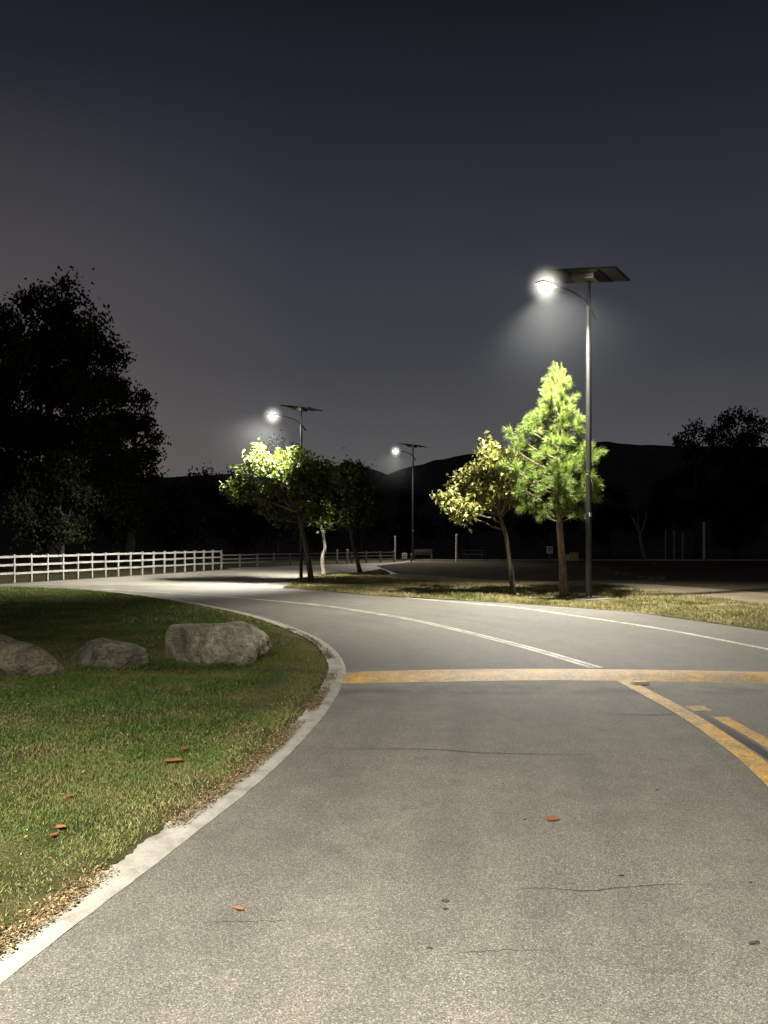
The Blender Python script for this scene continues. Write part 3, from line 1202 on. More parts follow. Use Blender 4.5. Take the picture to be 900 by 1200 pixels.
# ------------------------------------------------------------------ dark trees behind
def dark_tree(name, base, clumps, seed, label, group, mat='dark', leaf=.34, subs=1.0, leaves=26, sub_r=.45, rt=.35, cat='tree', droop=.5, shell=.05):
    rng = np.random.default_rng(seed)
    base = Vector(base)
    root = empty(name, base)
    tag(root, label, cat, group)
    V, F, rnd, SC = leaf_cloud(rng, [(Vector(c) - base, r) for c, r in clumps], subs * 2.7, leaves * 1.5, sub_r * .78, leaf * .80, leaf * .46, droop, shell, .05)
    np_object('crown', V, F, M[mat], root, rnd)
    mb = MB()
    cz = [Vector(c) - base for c, r in clumps]
    topc = max(cz, key=lambda q: q.z)
    tp = wob((0, 0, -.1), (topc.x * .5, topc.y * .5, topc.z * .8), 8, .5, seed)
    mb.tube(tp, [rt * (1 - .8 * i / 8) for i in range(9)], 8)
    for j, c in enumerate(cz):
        st = min(tp[2:], key=lambda q: (q - c).length + .5 * abs(q.z - c.z + 1.5))
        lb = wob(st, c, 5, .6, seed + j)
        mb.tube(lb, [rt * .35 * (1 - .8 * i / 5) for i in range(6)], 5)
    mb.build('trunk', M['barknight'], root, smooth=True)
    return root


rT = np.random.default_rng(17)
GT = 'tall dark trees beyond the white fence'
# the tall mass on the left
dark_tree('tall_tree', G(62, 664), clumps_px([(52, 352, 20), (84, 345, 17), (30, 362, 18), (70, 375, 28), (105, 382, 22), (45, 405, 32), (90, 415, 34), (125, 420, 24), (60, 450, 40), (105, 460, 38),
                                             (138, 455, 20), (60, 510, 42), (112, 515, 40), (140, 500, 24), (66, 570, 44), (118, 570, 38)], 45, 2.2, rT), 61,
          'tallest dark tree behind the left end of the white fence', GT, leaf=.36, subs=1.1, leaves=26, rt=.5, sub_r=.42)
dark_tree('tall_tree', G(-12, 664), clumps_px([(5, 360, 16), (-25, 372, 26), (12, 395, 26), (-30, 420, 38), (10, 440, 36), (-30, 480, 44), (16, 500, 42), (-20, 550, 46), (22, 560, 40)], 44, 2.2, rT), 62,
          'dark tree cut off by the left edge of the picture', GT, leaf=.36, subs=1.1, leaves=26, rt=.45, sub_r=.42)
dark_tree('tall_tree', G(150, 662), clumps_px([(165, 468, 15), (176, 498, 14), (150, 500, 24), (185, 512, 10), (168, 530, 20), (142, 545, 30), (172, 556, 18), (184, 565, 12), (155, 590, 32), (180, 600, 20), (140, 615, 26)], 48, 2.0, rT), 63,
          'lower dark tree on the right flank of the tallest trees', GT, leaf=.36, subs=1.2, leaves=26, rt=.35, sub_r=.40)
# willowy scrub in front of them that catches a little light
dark_tree('shrub', G(72, 671), clumps_px([(40, 560, 24), (78, 545, 26), (60, 590, 32), (95, 580, 24), (50, 625, 30), (85, 620, 26), (20, 600, 24)], 37, 1.2, rT), 64,
          'dim green willowy shrub between the white fence and the tallest tree', None, 'shrub', leaf=.26, subs=2.0, leaves=18, rt=.14, sub_r=.3, cat='shrub', droop=1.0)
GS = 'dark shrubs and trees along the back of the parking lot'
for i, (px, py0, d, cl, lab) in enumerate([
    (205, 660, 52, [(205, 585, 26), (195, 610, 28), (222, 600, 24), (212, 570, 12), (200, 630, 26), (228, 625, 22)], 'dark bush behind the far end of the white fence'),
    (240, 657, 60, [(228, 560, 9), (240, 558, 8), (255, 563, 10), (238, 580, 18), (258, 585, 16), (240, 610, 22), (262, 615, 20)], 'dark tree with a ragged flat top at the left of the back row'),
    (275, 656, 62, [(272, 556, 8), (283, 553, 7), (268, 575, 16), (290, 575, 16), (280, 600, 22), (300, 605, 20), (285, 630, 20)], 'dark small tree behind the corner of the white fence'),
    (325, 656, 62, [(325, 520, 12), (316, 530, 11), (336, 530, 11), (325, 545, 18), (320, 575, 24), (340, 580, 22), (325, 615, 26)], 'dark round topped tree seen above the leafy trees'),
    (370, 655, 66, [(372, 548, 12), (360, 560, 16), (385, 565, 16), (365, 590, 22), (390, 595, 22), (375, 625, 24)], 'dark tree behind the crowns of the island trees'),
    (425, 655, 66, [(410, 552, 9), (428, 556, 9), (420, 575, 18), (438, 585, 14), (415, 605, 22), (440, 615, 20)], 'dark tree right of the island group at the back'),
    (478, 654, 70, [(470, 585, 14), (490, 590, 14), (480, 610, 20), (500, 620, 18), (470, 630, 16)], 'dark bush behind the farthest street lamp'),
    (545, 654, 72, [(530, 580, 14), (555, 575, 14), (545, 600, 20), (565, 610, 20), (530, 620, 18)], 'dark bush at the back between the farthest lamp and the autumn tree'),
    (640, 654, 72, [(625, 585, 15), (650, 580, 14), (640, 605, 22), (665, 610, 20), (620, 620, 20)], 'dark bush behind the pine trunk'),
    (715, 654, 74, [(705, 575, 14), (725, 580, 14), (715, 605, 22), (740, 610, 20), (700, 625, 18)], 'dark bush at the back right of the nearest lamp'),
    (780, 653, 74, [(770, 570, 14), (790, 565, 14), (780, 595, 22), (805, 600, 22), (765, 615, 20)], 'dark bush behind the row of thin posts'),
]):
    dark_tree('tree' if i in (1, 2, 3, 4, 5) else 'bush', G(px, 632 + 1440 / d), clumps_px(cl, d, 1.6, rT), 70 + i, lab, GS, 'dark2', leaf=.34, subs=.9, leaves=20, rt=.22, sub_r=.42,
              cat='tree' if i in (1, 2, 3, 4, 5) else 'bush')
GR = 'dark trees at the right edge'
dark_tree('tall_tree', G(862, 655), clumps_px([(850, 500, 14), (866, 490, 13), (885, 495, 12), (840, 512, 14), (872, 515, 20), (850, 535, 22), (888, 540, 20), (865, 565, 28), (840, 580, 24), (890, 590, 26), (860, 615, 30)], 62, 2, rT), 91,
          'dark tree with a spiky top against the sky near the right edge', GR, 'dark2', leaf=.40, subs=.9, leaves=22, rt=.35, sub_r=.42)
dark_tree('tall_tree', G(815, 655), clumps_px([(815, 500, 9), (803, 512, 9), (826, 510, 9), (795, 518, 5), (812, 530, 16), (835, 540, 14), (808, 560, 20), (825, 590, 24), (800, 600, 20)], 64, 2, rT), 92,
          'lower dark tree left of the spiky topped tree at the right', GR, 'dark2', leaf=.40, subs=.9, leaves=22, rt=.3, sub_r=.40)
dark_tree('tall_tree', G(930, 655), clumps_px([(905, 505, 10), (925, 498, 16), (945, 510, 18), (925, 535, 24), (955, 550, 26), (915, 575, 26), (940, 600, 28)], 63, 2, rT), 93,
          'dark tree cut off by the right edge of the picture', GR, 'dark2', leaf=.40, subs=.9, leaves=22, rt=.3, sub_r=.42)


# bare pale forked tree in the distance
def bare_tree():
    b = G(756, 656)
    d = b.y
    root = empty('bare_tree', b)
    tag(root, 'bare pale tree with a forked trunk in the dark beyond the field', 'tree')
    mb = MB()
    q = lambda x, y: P(x, y, d) - b
    mb.tube(catmull([(0, 0, 0), q(752, 640), q(750, 628)], 4), [.15, .145, .14, .135, .13, .13, .125, .12, .12], 7)
    for ends in ([(750, 628), (748, 614), (747, 598)], [(750, 628), (755, 614), (758, 600)], [(749, 625), (744, 612), (738, 602)]):
        c = catmull([q(*e) for e in ends], 4)
        mb.tube(c, [.09 * (1 - .75 * i / (len(c) - 1)) for i in range(len(c))], 6)
    mb.build('trunk', M['barkpale'], root, smooth=True)


bare_tree()


# ------------------------------------------------------------------ fences
def fence(name, pts, spacing, h, rails, mat, label, post=.068, rail=(.04, .08), group=None, end_extra=True):
    a, b = Vector(pts[0]), Vector(pts[-1])
    path = [Vector(p) for p in pts]
    root = empty(name, path[0])
    tag(root, label, 'fence', group)
    # sample posts
    seg = [(path[i + 1] - path[i]).length for i in range(len(path) - 1)]
    tot = sum(seg)
    n = int(round(tot / spacing))
    P0 = []
    for k in range(n + 1):
        s = tot * k / n
        i = 0
        while i < len(seg) - 1 and s > seg[i]:
            s -= seg[i]
            i += 1
        P0.append(path[i].lerp(path[i + 1], s / seg[i]))
    ang = [math.atan2((P0[min(i + 1, n)] - P0[max(i - 1, 0)]).y, (P0[min(i + 1, n)] - P0[max(i - 1, 0)]).x) for i in range(n + 1)]
    for k, p in enumerate(P0):
        q = p - path[0]
        rot = Matrix.Rotation(ang[k] + random.uniform(-.03, .03), 3, 'Z') @ Matrix.Rotation(random.uniform(-.012, .012), 3, 'X')
        mb = MB()
        hh = h * random.uniform(.985, 1.02)
        mb.box(q + Vector((0, 0, hh / 2 - .03)), (post, post, hh + .06), rot)
        o = mb.build('post', mat, root, bevel=.008)
        MB().box(q + Vector((0, 0, hh + .012)), (post * 1.25, post * 1.25, .03), rot).build('post_cap', mat, o, bevel=.006)
    for zz in rails:
        mb = MB()
        for k in range(n):
            p, r = P0[k] - path[0], P0[k + 1] - path[0]
            dv = r - p
            rot = Matrix.Rotation(math.atan2(dv.y, dv.x), 3, 'Z')
            nrm = rot @ Vector((0, -1, 0))
            mb.box((p + r) / 2 + Vector((0, 0, h * zz + random.uniform(-.008, .008))), (dv.length - post - .004, rail[0], rail[1]), rot)
        mb.build('rail', mat, root)
    return root


F0 = Vector((-15.6, 24.2, 0))
FENCE = [F0, Vector((-13.9, 28.4, 0)), Vector((-8.75, 41.3, 0))]
fence('rail_fence', FENCE, .80, 1.0, (.33, .64, .95), M['fence'], 'white three rail fence in front of the tall dark trees')
fence('rail_fence', [Vector((-9.35, 44.2, 0)), Vector((-4.5, 49.5, 0)), Vector((.7, 54.2, 0))], 1.25, .74, (.32, .62, .93), M['fencefar'],
      'dim grey rail fence behind the leafy trees at the back of the lot', post=.09, rail=(.04, .07))


# ------------------------------------------------------------------ boulders
def boulder(name, centre, planes, mat, label, seed, rz=0, group=None, amp=.05, p=14, sub=6, rough=0.0, box=None, nchips=26):
    bm = bmesh.new()
    bmesh.ops.create_icosphere(bm, subdivisions=sub, radius=1.0)
    pl = [(Vector(n).normalized(), d) for n, d in planes]
    rr = random.Random(int(seed * 100))

    def supp(u):
        return sum(max(0, u.dot(n) / d) ** p for n, d in pl) ** (-1 / p)
    chips = []
    for _ in range(nchips):
        u = Vector((rr.gauss(0, 1), rr.gauss(0, 1), rr.gauss(0, .8))).normalized()
        n = (u + Vector((rr.gauss(0, .3), rr.gauss(0, .3), rr.gauss(0, .3)))).normalized()
        chips.append((n, supp(u) * u.dot(n) * rr.uniform(.94, 1.01)))
    def ext(planes):
        vs = [v.co.normalized() * sum(max(0, v.co.normalized().dot(n) / d) ** p for n, d in planes) ** (-1 / p) for v in list(bm.verts)[::7]]
        return [max(q[k] for q in vs) - min(q[k] for q in vs) for k in range(3)]
    e0, e1 = ext(pl), ext(pl + chips)
    pl = pl + chips
    grow = [a / b for a, b in zip(e0, e1)]
    for v in bm.verts:
        u = v.co.normalized()
        s = 0.0
        for n, d in pl:
            t = u.dot(n) / d
            if t > 0:
                s += t ** p
        r = s ** (-1 / p)
        q = u * r
        nz = mnoise.fractal(q * 3.2 + Vector((seed, 0, 0)), .9, 2.1, 6) * amp + mnoise.noise(q * 1.7 + Vector((0, seed, 0))) * amp * 1.2
        rd = mnoise.ridged_multi_fractal(q * 3.4 + Vector((0, 0, seed)), 1, 2, 5, 1, 2)
        nz -= max(0, rd - 1.15) * amp * .35
        if rough and q.x > .2:
            k = min(1, (q.x - .2) / .2)
            st = mnoise.noise(Vector((q.x * 4, q.y * 9, q.z * 3.2 + seed)))
            nz += k * rough * amp * (math.floor(st * 4) / 4) * .55
        q = q + u * nz
        v.co = Vector((q.x * grow[0], q.y * grow[1], q.z * grow[2]))
    if box:          # measured extents of this stone
        lo = [min(v.co[k] for v in bm.verts) for k in range(3)]
        hi = [max(v.co[k] for v in bm.verts) for k in range(3)]
        for v in bm.verts:
            v.co = Vector([box[k][0] - centre[k] + (v.co[k] - lo[k]) / (hi[k] - lo[k]) * (box[k][1] - box[k][0]) for k in range(3)])
    me = bpy.data.meshes.new(name)
    bm.to_mesh(me)
    bm.free()
    me.polygons.foreach_set('use_smooth', [True] * len(me.polygons))
    me.materials.append(mat)
    o = bpy.data.objects.new(name, me)
    COL.objects.link(o)
    o.location = centre
    o.rotation_euler.z = rz
    return tag(o, label, 'boulder', group)


GB = 'boulders in a row on the lawn'
boulder('boulder', (-2.13, 9.72, .235), [((-1, -.1, -.10), .57), ((.03, -1, .10), .37), ((-.45, -1, -.2), .47), ((-.07, -.10, 1), .30), ((0, -.7, .8), .455), ((1, -.12, .05), .50),
                                        ((.75, -.7, 0), .54), ((.55, 0, .85), .49), ((-.75, 0, .7), .56), ((0, 1, .1), .42), ((0, 0, -1), .4)],
        M['rock'], 'largest blocky pale boulder with a cracked right end, rightmost on the lawn', 3.3, 0, GB, .026, 60, rough=2.6, nchips=10, box=((-2.82, -1.47), (9.32, 10.15), (-.12, .575)))
boulder('boulder', (-3.36, 9.50, .10), [((-1, 0, .75), .36), ((1, -.1, .55), .42), ((0, -1, .45), .34), ((.4, -1, .3), .38), ((0, 1, .4), .36), ((-.18, -.15, 1), .225), ((.30, -.1, 1), .25), ((-.6, -.3, .7), .33), ((0, 0, -1), .3)],
        M['rock2'], 'low dark rounded boulder in the middle of the row', 8.1, 0, GB, .045, 16, box=((-4.0, -2.88), (9.12, 9.85), (-.12, .37)))
boulder('boulder', (-4.62, 9.0, .14), [((-1, 0, .2), .80), ((1, -.1, .50), .66), ((0, -1, .22), .45), ((0, 1, .2), .5), ((0, -.05, 1), .32), ((.7, -.1, .75), .60), ((.6, -.9, .2), .58), ((0, 0, -1), .4)],
        M['rock3'], 'smooth rounded boulder cut off by the left edge', 5.7, 0, GB, .028, 12, box=((-5.45, -3.62), (8.55, 9.55), (-.14, .49)))


# ------------------------------------------------------------------ grass, litter
def blades(X, Y, Z, rng, h, w, lean, seg3=True):
    n = len(X)
    a = rng.uniform(0, 2 * PI, n)
    S = np.stack([np.cos(a), np.sin(a), np.zeros(n)], 1)
    b = rng.uniform(0, 2 * PI, n)
    lean = lean * rng.uniform(.3, 1.3, n)
    T = np.stack([np.cos(b) * lean, np.sin(b) * lean, np.ones(n)], 1)
    h = h[:, None]
    w = (w * rng.uniform(.7, 1.2, n))[:, None]
    B = np.stack([X, Y, Z], 1)
    if seg3:
        mid = B + T * np.array([[.45, .45, .55]]) * h
        tip = B + T * np.array([[1.25, 1.25, .95]]) * h
        V = np.stack([B - S * w, B + S * w, mid + S * w * .8, mid - S * w * .8, tip], 1).reshape(-1, 3)
        k = np.arange(n)[:, None] * 5
        F = np.concatenate([k + np.array([[0, 1, 2]]), k + np.array([[0, 2, 3]]), k + np.array([[3, 2, 4]])])
        return V, F, 5
    tip = B + T * h
    V = np.stack([B - S * w, B + S * w, tip], 1).reshape(-1, 3)
    k = np.arange(n)[:, None] * 3
    return V, k + np.array([[0, 1, 2]]), 3


def vnoise(X, Y, s, seed=0.0):
    """cheap smooth value noise for density maps"""
    xs, ys = X * s + seed * 13.7, Y * s + seed * 7.1
    xi, yi = np.floor(xs), np.floor(ys)
    fx, fy = xs - xi, ys - yi
    fx = fx * fx * (3 - 2 * fx)
    fy = fy * fy * (3 - 2 * fy)

    def h(a, b):
        v = np.sin(a * 127.1 + b * 311.7 + seed) * 43758.5453
        return v - np.floor(v)
    return (h(xi, yi) * (1 - fx) + h(xi + 1, yi) * fx) * (1 - fy) + (h(xi, yi + 1) * (1 - fx) + h(xi + 1, yi + 1) * fx) * fy


def in_view(X, Y, m=1.15):
    return (np.abs(X) < .5 * Y * m + .6)


def lawn_points(n, y0, y1, x0, rng, edge=.185):
    Y = rng.uniform(y0, y1, n)
    X = rng.uniform(x0, 0, n)
    e = lawn_xs(Y) - edge - .06 * vnoise(X * 0, Y, 3.0, 2)
    k = (X < e) & in_view(X, Y)
    return X[k], Y[k], (e - X)[k]


def zlawn(X, Y, c):
    return .010 + .045 * np.minimum(1, c / .7)


rg = np.random.default_rng(101)
VV, FF, RR = [], [], []
off = 0


def push(V, F, k, r):
    global off
    VV.append(V)
    FF.append(F + off)
    RR.append(np.repeat(r, k))
    off += len(V)


for (y0, y1, x0, n, hh, ww, s3) in ((2.6, 5.5, -4.2, 180000, .025, .0022, True), (5.5, 9.0, -6.0, 210000, .028, .0030, True), (9.0, 14, -9, 150000, .036, .0048, False),
                                    (14, 25, -15, 170000, .05, .009, False)):
    X, Y, c = lawn_points(n, y0, y1, x0, rg)
    dens = np.clip(.25 + 1.2 * vnoise(X, Y, 2.2, 1) * vnoise(X, Y, .7, 3) * 2, 0, 1) * np.clip(.22 + c / .26 + .5 * (vnoise(X, Y, 4, 5) - .55), 0, 1)
    k = rg.uniform(0, 1, len(X)) < dens
    X, Y, c = X[k], Y[k], c[k]
    hgt = hh * rg.uniform(.5, 1.25, len(X)) * (.6 + .7 * vnoise(X, Y, 1.6, 7))
    V, F, kk = blades(X, Y, zlawn(X, Y, c), rg, hgt, ww, .75, s3)
    dry = np.clip((.55 - c) / .9, 0, .45)
    r = np.clip(rg.beta(1.6, 2.2, len(X)) * .95 + dry + .35 * (vnoise(X, Y, 1.1, 9) - .5), 0, 1)
    push(V, F, kk, r)
for cx, cy, ax, ay, nn in ((-2.08, 9.73, .60, .42, 5200), (-3.31, 9.48, .49, .37, 4200), (-4.55, 9.05, .90, .50, 6000)):
    t = rg.uniform(PI * .95, PI * 2.05, nn)
    q = 1 + np.abs(rg.normal(0, .07, nn)) - .04
    X, Y = cx + np.cos(t) * ax * q, cy + np.sin(t) * ay * q
    k = rg.uniform(0, 1, nn) < np.clip(vnoise(X, Y, 5, 3) * 2 - .35, 0, 1)
    X, Y = X[k], Y[k]
    V, F, kk = blades(X, Y, np.full(len(X), .04), rg, .07 * rg.uniform(.4, 1.3, len(X)), .0042, .6, False)
    push(V, F, kk, np.clip(rg.beta(1.6, 2.0, len(X)) + .05, 0, 1))
Fs3 = np.concatenate(FF)
gl = np_object('grass', np.concatenate(VV), Fs3, M['grass'], None, np.concatenate(RR))
tag(gl, 'patchy short lawn grass left of the road', 'grass', None, 'stuff')


def inside(poly, X, Y):
    res = np.zeros(len(X), bool)
    j = len(poly) - 1
    for i in range(len(poly)):
        xi, yi = poly[i]
        xj, yj = poly[j]
        c = ((yi > Y) != (yj > Y)) & (X < (xj - xi) * (Y - yi) / (yj - yi + 1e-12) + xi)
        res ^= c
        j = i
    return res


X = rg.uniform(-4, 12, 420000)
Y = rg.uniform(10, 41, 420000)
k = inside(VERGE, X, Y) & in_view(X, Y, 1.3)
X, Y = X[k], Y[k]
dens = np.clip(1.6 * vnoise(X, Y, .9, 4) * vnoise(X, Y, 2.6, 6) + .1, 0, 1)
k = rg.uniform(0, 1, len(X)) < dens
X, Y = X[k], Y[k]
hgt = .055 * rg.uniform(.4, 1.4, len(X)) * (.4 + 1.1 * vnoise(X, Y, .8, 8))
V, F, kk = blades(X, Y, np.full(len(X), .008), rg, hgt, .010, .8, False)
gv = np_object('grass', V, F, M['vgrass'], None, np.repeat(np.clip(rg.beta(1.6, 1.9, len(X)) + .5 * (vnoise(X, Y, .7, 3) - .5), 0, 1), kk))
tag(gv, 'dry patchy grass on the verge under the nearest street lamp', 'grass', None, 'stuff')

# dry leaf litter along the concrete edging
n = 60000
Y = rg.uniform(2.5, 14, n) ** 1.0
e = lawn_xs(Y)
c = np.abs(rg.normal(0, .05, n)) + rg.uniform(.08, .17, n)
X = e - c
dens = np.clip(vnoise(X, Y, 2.0, 12) * 1.5 - .50, 0, 1) * np.where(Y > 8, .6, 1)
k = (rg.uniform(0, 1, n) < dens) & in_view(X, Y)
X, Y, c = X[k], Y[k], c[k]
n = len(X)
A = rdir(rg, n)
A[:, 2] *= .25
Nn = rdir(rg, n) * .45
Nn[:, 2] += 1
sz = rg.uniform(.005, .024, n)
V, F = leaf_quads(np.stack([X, Y, .022 + .03 * np.clip(c - .1, 0, .5) + rg.uniform(0, .012, n)], 1), A, Nn, sz, sz * rg.uniform(.25, .6, n))
lt = np_object('leaf_litter', V, F, M['litter'], None, np.repeat(rg.uniform(0, 1, n), 4))
tag(lt, 'dry straw coloured leaf litter along the concrete edging', 'leaf litter', None, 'stuff')
# litter thinly scattered through the lawn
n = 5000
X, Y, c = lawn_points(n, 3, 12, -6, rg)
n = len(X)
A = rdir(rg, n)
A[:, 2] *= .3
Nn = rdir(rg, n) * .5
Nn[:, 2] += 1
sz = rg.uniform(.01, .03, n)
V, F = leaf_quads(np.stack([X, Y, zlawn(X, Y, c) + rg.uniform(.012, .04, n)], 1), A, Nn, sz, sz * .45)
lt = np_object('leaf_litter', V, F, M['litter'], None, np.repeat(rg.uniform(0, 1, n), 4))
tag(lt, 'loose dry leaf bits scattered through the lawn', 'leaf litter', None, 'stuff')


# single fallen leaves
def fallen_leaf(px, py, size, rz, label, z=.0, mat='oleaf', curl=.35):
    g = G(px, py, z)
    nx, ny = 9, 5
    vs, fs = [], []
    for i in range(nx):
        t = i / (nx - 1)
        w = math.sin(PI * t ** .85) ** .8 * .30 * (1 + .12 * math.sin(9 * t))
        for j in range(ny):
            s = -1 + 2 * j / (ny - 1)
            vs.append(((t - .5) * size, s * w * size, (curl * s * s * w * size) + .16 * size * (t - .5) ** 2 + .004))
    for i in range(nx - 1):
        for j in range(ny - 1):
            q = i * ny + j
            fs.append((q, q + ny, q + ny + 1, q + 1))
    mb = MB().add(vs, fs)
    mb.tube([(-.5 * size, 0, .006 + .04 * size), (-.68 * size, .05 * size, .012)], [.02 * size, .012 * size], 5)
    o = mb.build('fallen_leaf', M[mat], smooth=True)
    a = o.data.attributes.new('rnd', 'FLOAT', 'POINT')
    a.data.foreach_set('value', [random.random()] * len(o.data.vertices))
    o.location = (g.x, g.y, z)
    o.rotation_euler = (random.uniform(-.15, .15), random.uniform(-.15, .15), rz)
    return tag(o, label, 'leaf', 'fallen orange leaves')


zl = .060
fallen_leaf(203, 893, .14, .1, 'large orange fallen leaf on the lawn near the concrete edging', zl)
fallen_leaf(216, 878, .07, 1.2, 'small dull red fallen leaf just beyond the large orange leaf', zl)
fallen_leaf(83, 936, .075, .9, 'curled red brown leaf on the lawn at the left', zl, curl=.9)
fallen_leaf(71, 970, .06, .2, 'small brown leaf, upper of two close together on the left lawn', zl)
fallen_leaf(63, 979, .045, .6, 'smallest brown leaf, lower of two close together on the left lawn', zl)
fallen_leaf(648, 961, .085, .2, 'orange leaf lying alone on the open asphalt', .003)
fallen_leaf(279, 1066, .05, -.2, 'faint orange leaf on the asphalt near the concrete edging', .003)


def debris(px, py, size, label, mat='twig', flat=.25, cat='debris', name='bark_chip'):
    g = G(px, py)
    rr = random.Random(int(px * 7 + py))
    bm = bmesh.new()
    bmesh.ops.create_icosphere(bm, subdivisions=2, radius=.5)
    for v in bm.verts:
        f = 1 + .5 * mnoise.noise(v.co * 2.3 + Vector((px, py, 0)))
        v.co = Vector((v.co.x * size * .8 * f, v.co.y * size * .26 * f * (1 + .8 * mnoise.noise(v.co * 5 + Vector((py, px, 0)))), max(-.1, v.co.z) * size * flat * f))
    me = bpy.data.meshes.new(name)
    bm.to_mesh(me)
    bm.free()
    me.materials.append(M[mat])
    o = bpy.data.objects.new(name, me)
    COL.objects.link(o)
    o.location = (g.x, g.y, .004)
    o.rotation_euler.z = rr.uniform(0, .5)
    return tag(o, label, cat)


debris(522, 1057, .052, 'dark bark chip in the middle of the near lane')
debris(522, 1066, .030, 'smaller dark bark chip just in front of another in the near lane')
debris(884, 1106, .066, 'dark flat bark chip at the lower right of the asphalt')
debris(880, 1035, .03, 'small dark chip on the asphalt near the right edge')
debris(503, 1112, .034, 'dark chip low in the middle of the asphalt')
debris(615, 961, .03, 'dark chip left of the orange leaf on the asphalt')
debris(728, 1027, .04, 'dark chip near the right end of the long crack')
debris(770, 926, .03, 'small chip on the asphalt left of the yellow lines')


# displaced lane marker beside the hump
def lane_marker():
    g = G(750, 802)
    root = empty('lane_marker', g, .15)
    tag(root, 'loose pale lane marker lying at the foot of the speed hump', 'lane marker')
    mb = MB()
    box_frustum(mb, .004, (.20, .11), .035, (.14, .06))
    mb.build('body', M['marker'], root, bevel=.004)
    mb = MB()
    mb.box((0, -.046, .02), (.12, .006, .018), Matrix.Rotation(-.65, 3, 'X'))
    mb.build('reflector', M['boxy'], root)


lane_marker()

# ------------------------------------------------------------------ far small things
GP = 'thin posts beyond the dark field'


def post(px, ptop, pbase, d, r, mat, label, group=None, cat='post', cap=True):
    b = G(px, 632 + 1440 / d)
    h = (632 - ptop) / 900 * d + CAM_H
    root = empty('post', b)
    tag(root, label, cat, group)
    MB().tube([(0, 0, -.05), (0, 0, h)], [r, r * .95], 10).build('shaft', M[mat], root)
    MB().tube([(0, 0, h), (0, 0, h + .03), (0, 0, h + .06)], [r * 1.2, r * 1.15, r * .4], 10).build('cap', M[mat], root)
    return root


post(535, 627, 658, 55.5, .075, 'postw', 'bright white post standing alone left of the autumn tree')
post(463, 629, 657, 58.5, .06, 'postd', 'thin dim post left of the farthest street lamp')
post(482, 650, 659, 54, .06, 'postd', 'short stub post at the foot of the farthest lamp')
post(780, 621, 656, 59.5, .06, 'postd', 'leftmost of the close set thin posts beyond the field', GP)
post(790, 622, 656, 59.5, .065, 'postd', 'middle one of the three close set thin posts beyond the field', GP)
post(800, 625, 656, 59.5, .07, 'postd', 'shortest of the close set posts, rightmost of the three', GP)
post(825, 612, 656, 59, .085, 'postw', 'tallest thin post standing apart at the right beyond the field', GP)
for px, lab in ((395, 'left one of two taller posts by the grey rail fence'), (407, 'right one of two taller posts by the grey rail fence')):
    post(px, 645, 660, 50 if px == 395 else 51, .07, 'postw', lab)


def sign(px, py, d, w, h, ztop, label, mat='sign'):
    b = G(px, 632 + 1440 / d)
    root = empty('sign', b)
    tag(root, label, 'sign')
    zt = CAM_H + (632 - ztop) / 900 * d
    MB().tube([(0, 0, -.05), (0, 0, zt)], .03, 8).build('post', M['steel'], root)
    MB().box((0, -.045, zt - h / 2), (w, .02, h)).build('panel', M[mat], root, bevel=.004)
    mb = MB()
    mb.box((0, -.06, zt - h / 2 + h * .18), (w * .6, .006, h * .12))
    mb.box((0, -.06, zt - h / 2 - h * .12), (w * .7, .006, h * .08))
    mb.build('marking', M['seal'], root)


sign(644, 655, 56, .46, .55, 640, 'small white sign on a post left of the pine trunk')
sign(474, 657, 56.5, .38, .42, 648, 'small white sign on a low post left of the farthest lamp base')


def bench(px, d, rz, label):
    b = G(px, 632 + 1440 / d)
    root = empty('bench', b, rz)
    tag(root, label, 'bench')
    for s in (-1, 1):
        MB().box((s * .7, 0, .21), (.06, .36, .42)).build('leg', M['steel'], root)
        MB().box((s * .7, .20, .60), (.06, .05, .50)).build('back_support', M['steel'], root)
    mb = MB()
    for k in range(3):
        mb.box((0, -.12 + .12 * k, .445), (1.6, .10, .04))
    mb.build('seat', M['wood'], root)
    mb = MB()
    for k in range(2):
        mb.box((0, .165, .62 + .14 * k), (1.6, .03, .10))
    mb.build('backrest', M['wood'], root)


def picnic_table(px, d, rz, label):
    b = G(px, 632 + 1440 / d)
    root = empty('picnic_table', b, rz)
    tag(root, label, 'picnic table')
    mb = MB()
    for k in range(5):
        mb.box((0, -.3 + .15 * k, .74), (1.8, .14, .04))
    mb.build('tabletop', M['steel'], root)
    for s in (-1, 1):
        MB().box((0, s * .68, .44), (1.8, .26, .04)).build('seat', M['steel'], root)
        mb = MB()
        mb.tube([(s * .6, -.62, 0), (s * .6, -.2, .72)], .03, 6)
        mb.tube([(s * .6, .62, 0), (s * .6, .2, .72)], .03, 6)
        mb.box((s * .6, 0, .41), (.05, 1.5, .05))
        mb.build('leg', M['steel'], root)


bench(495, 60, .1, 'dim bench to the right of the farthest street lamp')
picnic_table(554, 60, .2, 'dim picnic table between the white post and the autumn tree')


def utility_box(px, d, s, label, mat):
    b = G(px, 632 + 1440 / d)
    root = empty('utility_box', b, .1)
    tag(root, label, 'utility box', 'small boxes behind the pine')
    mb = MB()
    box_frustum(mb, 0, (s, s * .8), s * 1.05, (s * .95, s * .75))
    mb.build('body', M[mat], root, bevel=.02)
    MB().box((0, 0, s * 1.05 + .025), (s * 1.08, s * .9, .05)).build('lid', M[mat], root, bevel=.01)


utility_box(664.5, 57, .40, 'small pale box, left of two behind the pine trunk', 'sign')
utility_box(672.5, 57, .55, 'yellowish box, right of two behind the pine trunk', 'boxy')

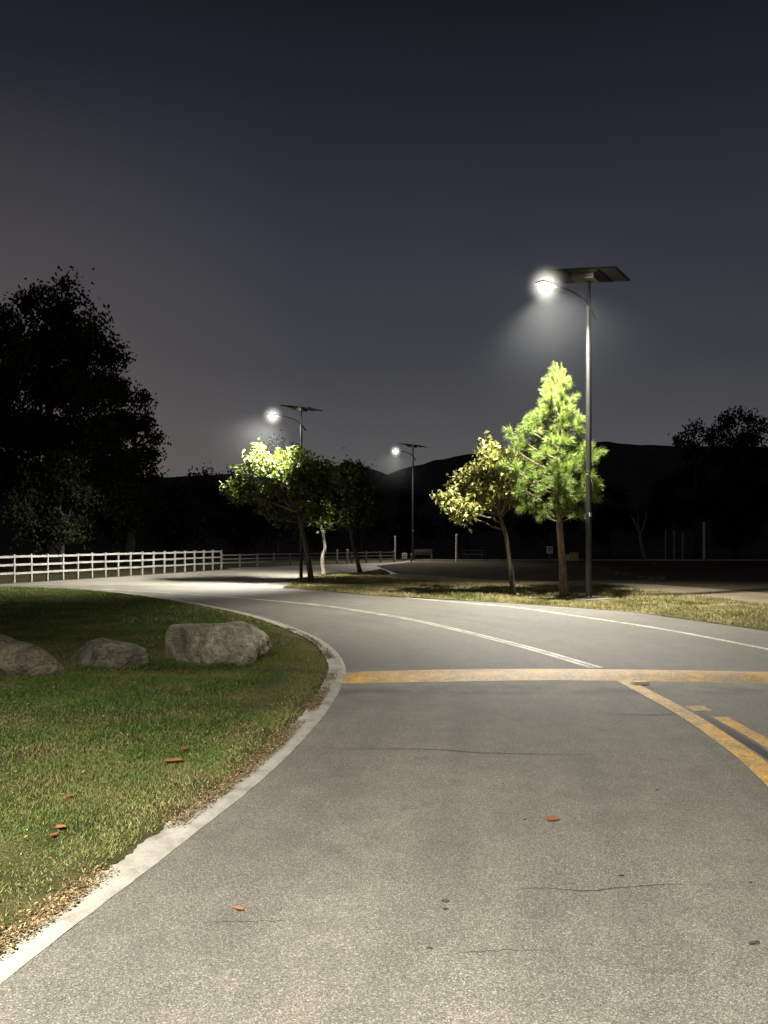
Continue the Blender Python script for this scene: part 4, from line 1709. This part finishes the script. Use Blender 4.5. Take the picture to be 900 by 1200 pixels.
GST = 'pale stones scattered in the dark field'
for i, (px, py, s, lab) in enumerate([(712, 669, .34, 'pale stone nearest the lamp pole in the dark field'), (726, 672, .36, 'pale stone second from the lamp pole in the dark field'),
                                      (735, 674, .42, 'pale stone in the middle of the scattered field stones'), (752, 677, .36, 'pale stone right of the middle of the field stones'),
                                      (770, 679, .62, 'widest pale stone, nearest of the scattered field stones'), (767, 661, .55, 'pale stone far back near the kerb of the field')]):
    g = G(px, py)
    boulder('stone', (g.x, g.y, .02), [((-1, 0, .3), s * .5), ((1, 0, .3), s * .55), ((0, -1, .4), s * .4), ((0, 1, .4), s * .4), ((.1, 0, 1), s * .22), ((0, 0, -1), .2)], M['stone'], lab, i * 2.3, i, GST, .03, 8, 3)['category'] = 'stone'


# ------------------------------------------------------------------ world
w = bpy.data.worlds.new('World')
scene.world = w
w.use_nodes = True
nt = w.node_tree
bg = nt.nodes['Background']
tc = nt.nodes.new('ShaderNodeTexCoord')
sx = nt.nodes.new('ShaderNodeSeparateXYZ')
L(nt, tc.outputs['Generated'], sx.inputs[0])


def s2l(c):
    return tuple(((x / 255 + .055) / 1.055) ** 2.4 if x > 10 else x / 255 / 12.92 for x in c)


sky = ramp(nt, sx.outputs[2], [(0.0, s2l((97, 95, 95))), (.10, s2l((89, 88, 89))), (.22, s2l((67, 68, 73))), (.36, s2l((52, 55, 63))), (.48, s2l((37, 39, 47))), (.58, s2l((24, 26, 32)))])
warm = maprange(nt, sx.outputs[0], -.46, -.10, 1, 0)
alt = maprange(nt, sx.outputs[2], .05, .50, 1, 0)
cool = maprange(nt, sx.outputs[0], .05, .5, 0, 1)
c = mix(nt, math_node(nt, 'MULTIPLY', math_node(nt, 'MULTIPLY', warm, alt), .62), sky.outputs[0], s2l((112, 99, 94)))
c = mix(nt, math_node(nt, 'MULTIPLY', cool, .5), c, mix(nt, 1.0, c, (.55, .58, .62), 'MULTIPLY'))
cl = noise_node(nt, tc.outputs['Generated'], 2.2, 3, .5)
c = mix(nt, 1, c, ramp(nt, cl.outputs['Fac'], [(.3, (.93, .93, .93)), (.7, (1.06, 1.06, 1.06))]).outputs[0], 'MULTIPLY')
below = maprange(nt, sx.outputs[2], -.02, 0, 0, 1)
c = mix(nt, below, (.004, .004, .004), c)
L(nt, c, bg.inputs['Color'])
bg.inputs['Strength'].default_value = 1.0

# ------------------------------------------------------------------ camera and render settings
cd = bpy.data.cameras.new('camera')
cd.sensor_width = 36
cd.sensor_height = 36
cd.lens = 27.0
cd.sensor_fit = 'AUTO'
cd.shift_y = 32 / 1200
cd.clip_end = 3000
cam = bpy.data.objects.new('camera', cd)
COL.objects.link(cam)
cam.location = (0, 0, CAM_H)
cam.rotation_euler = (PI / 2, 0, 0)
scene.camera = cam
scene.view_settings.view_transform = 'Standard'
scene.view_settings.look = 'None'
scene.view_settings.exposure = 0
scene.cycles.use_denoising = True
scene.cycles.max_bounces = 5
scene.cycles.transparent_max_bounces = 4
scene.cycles.volume_bounces = 0
scene.cycles.sample_clamp_indirect = 4
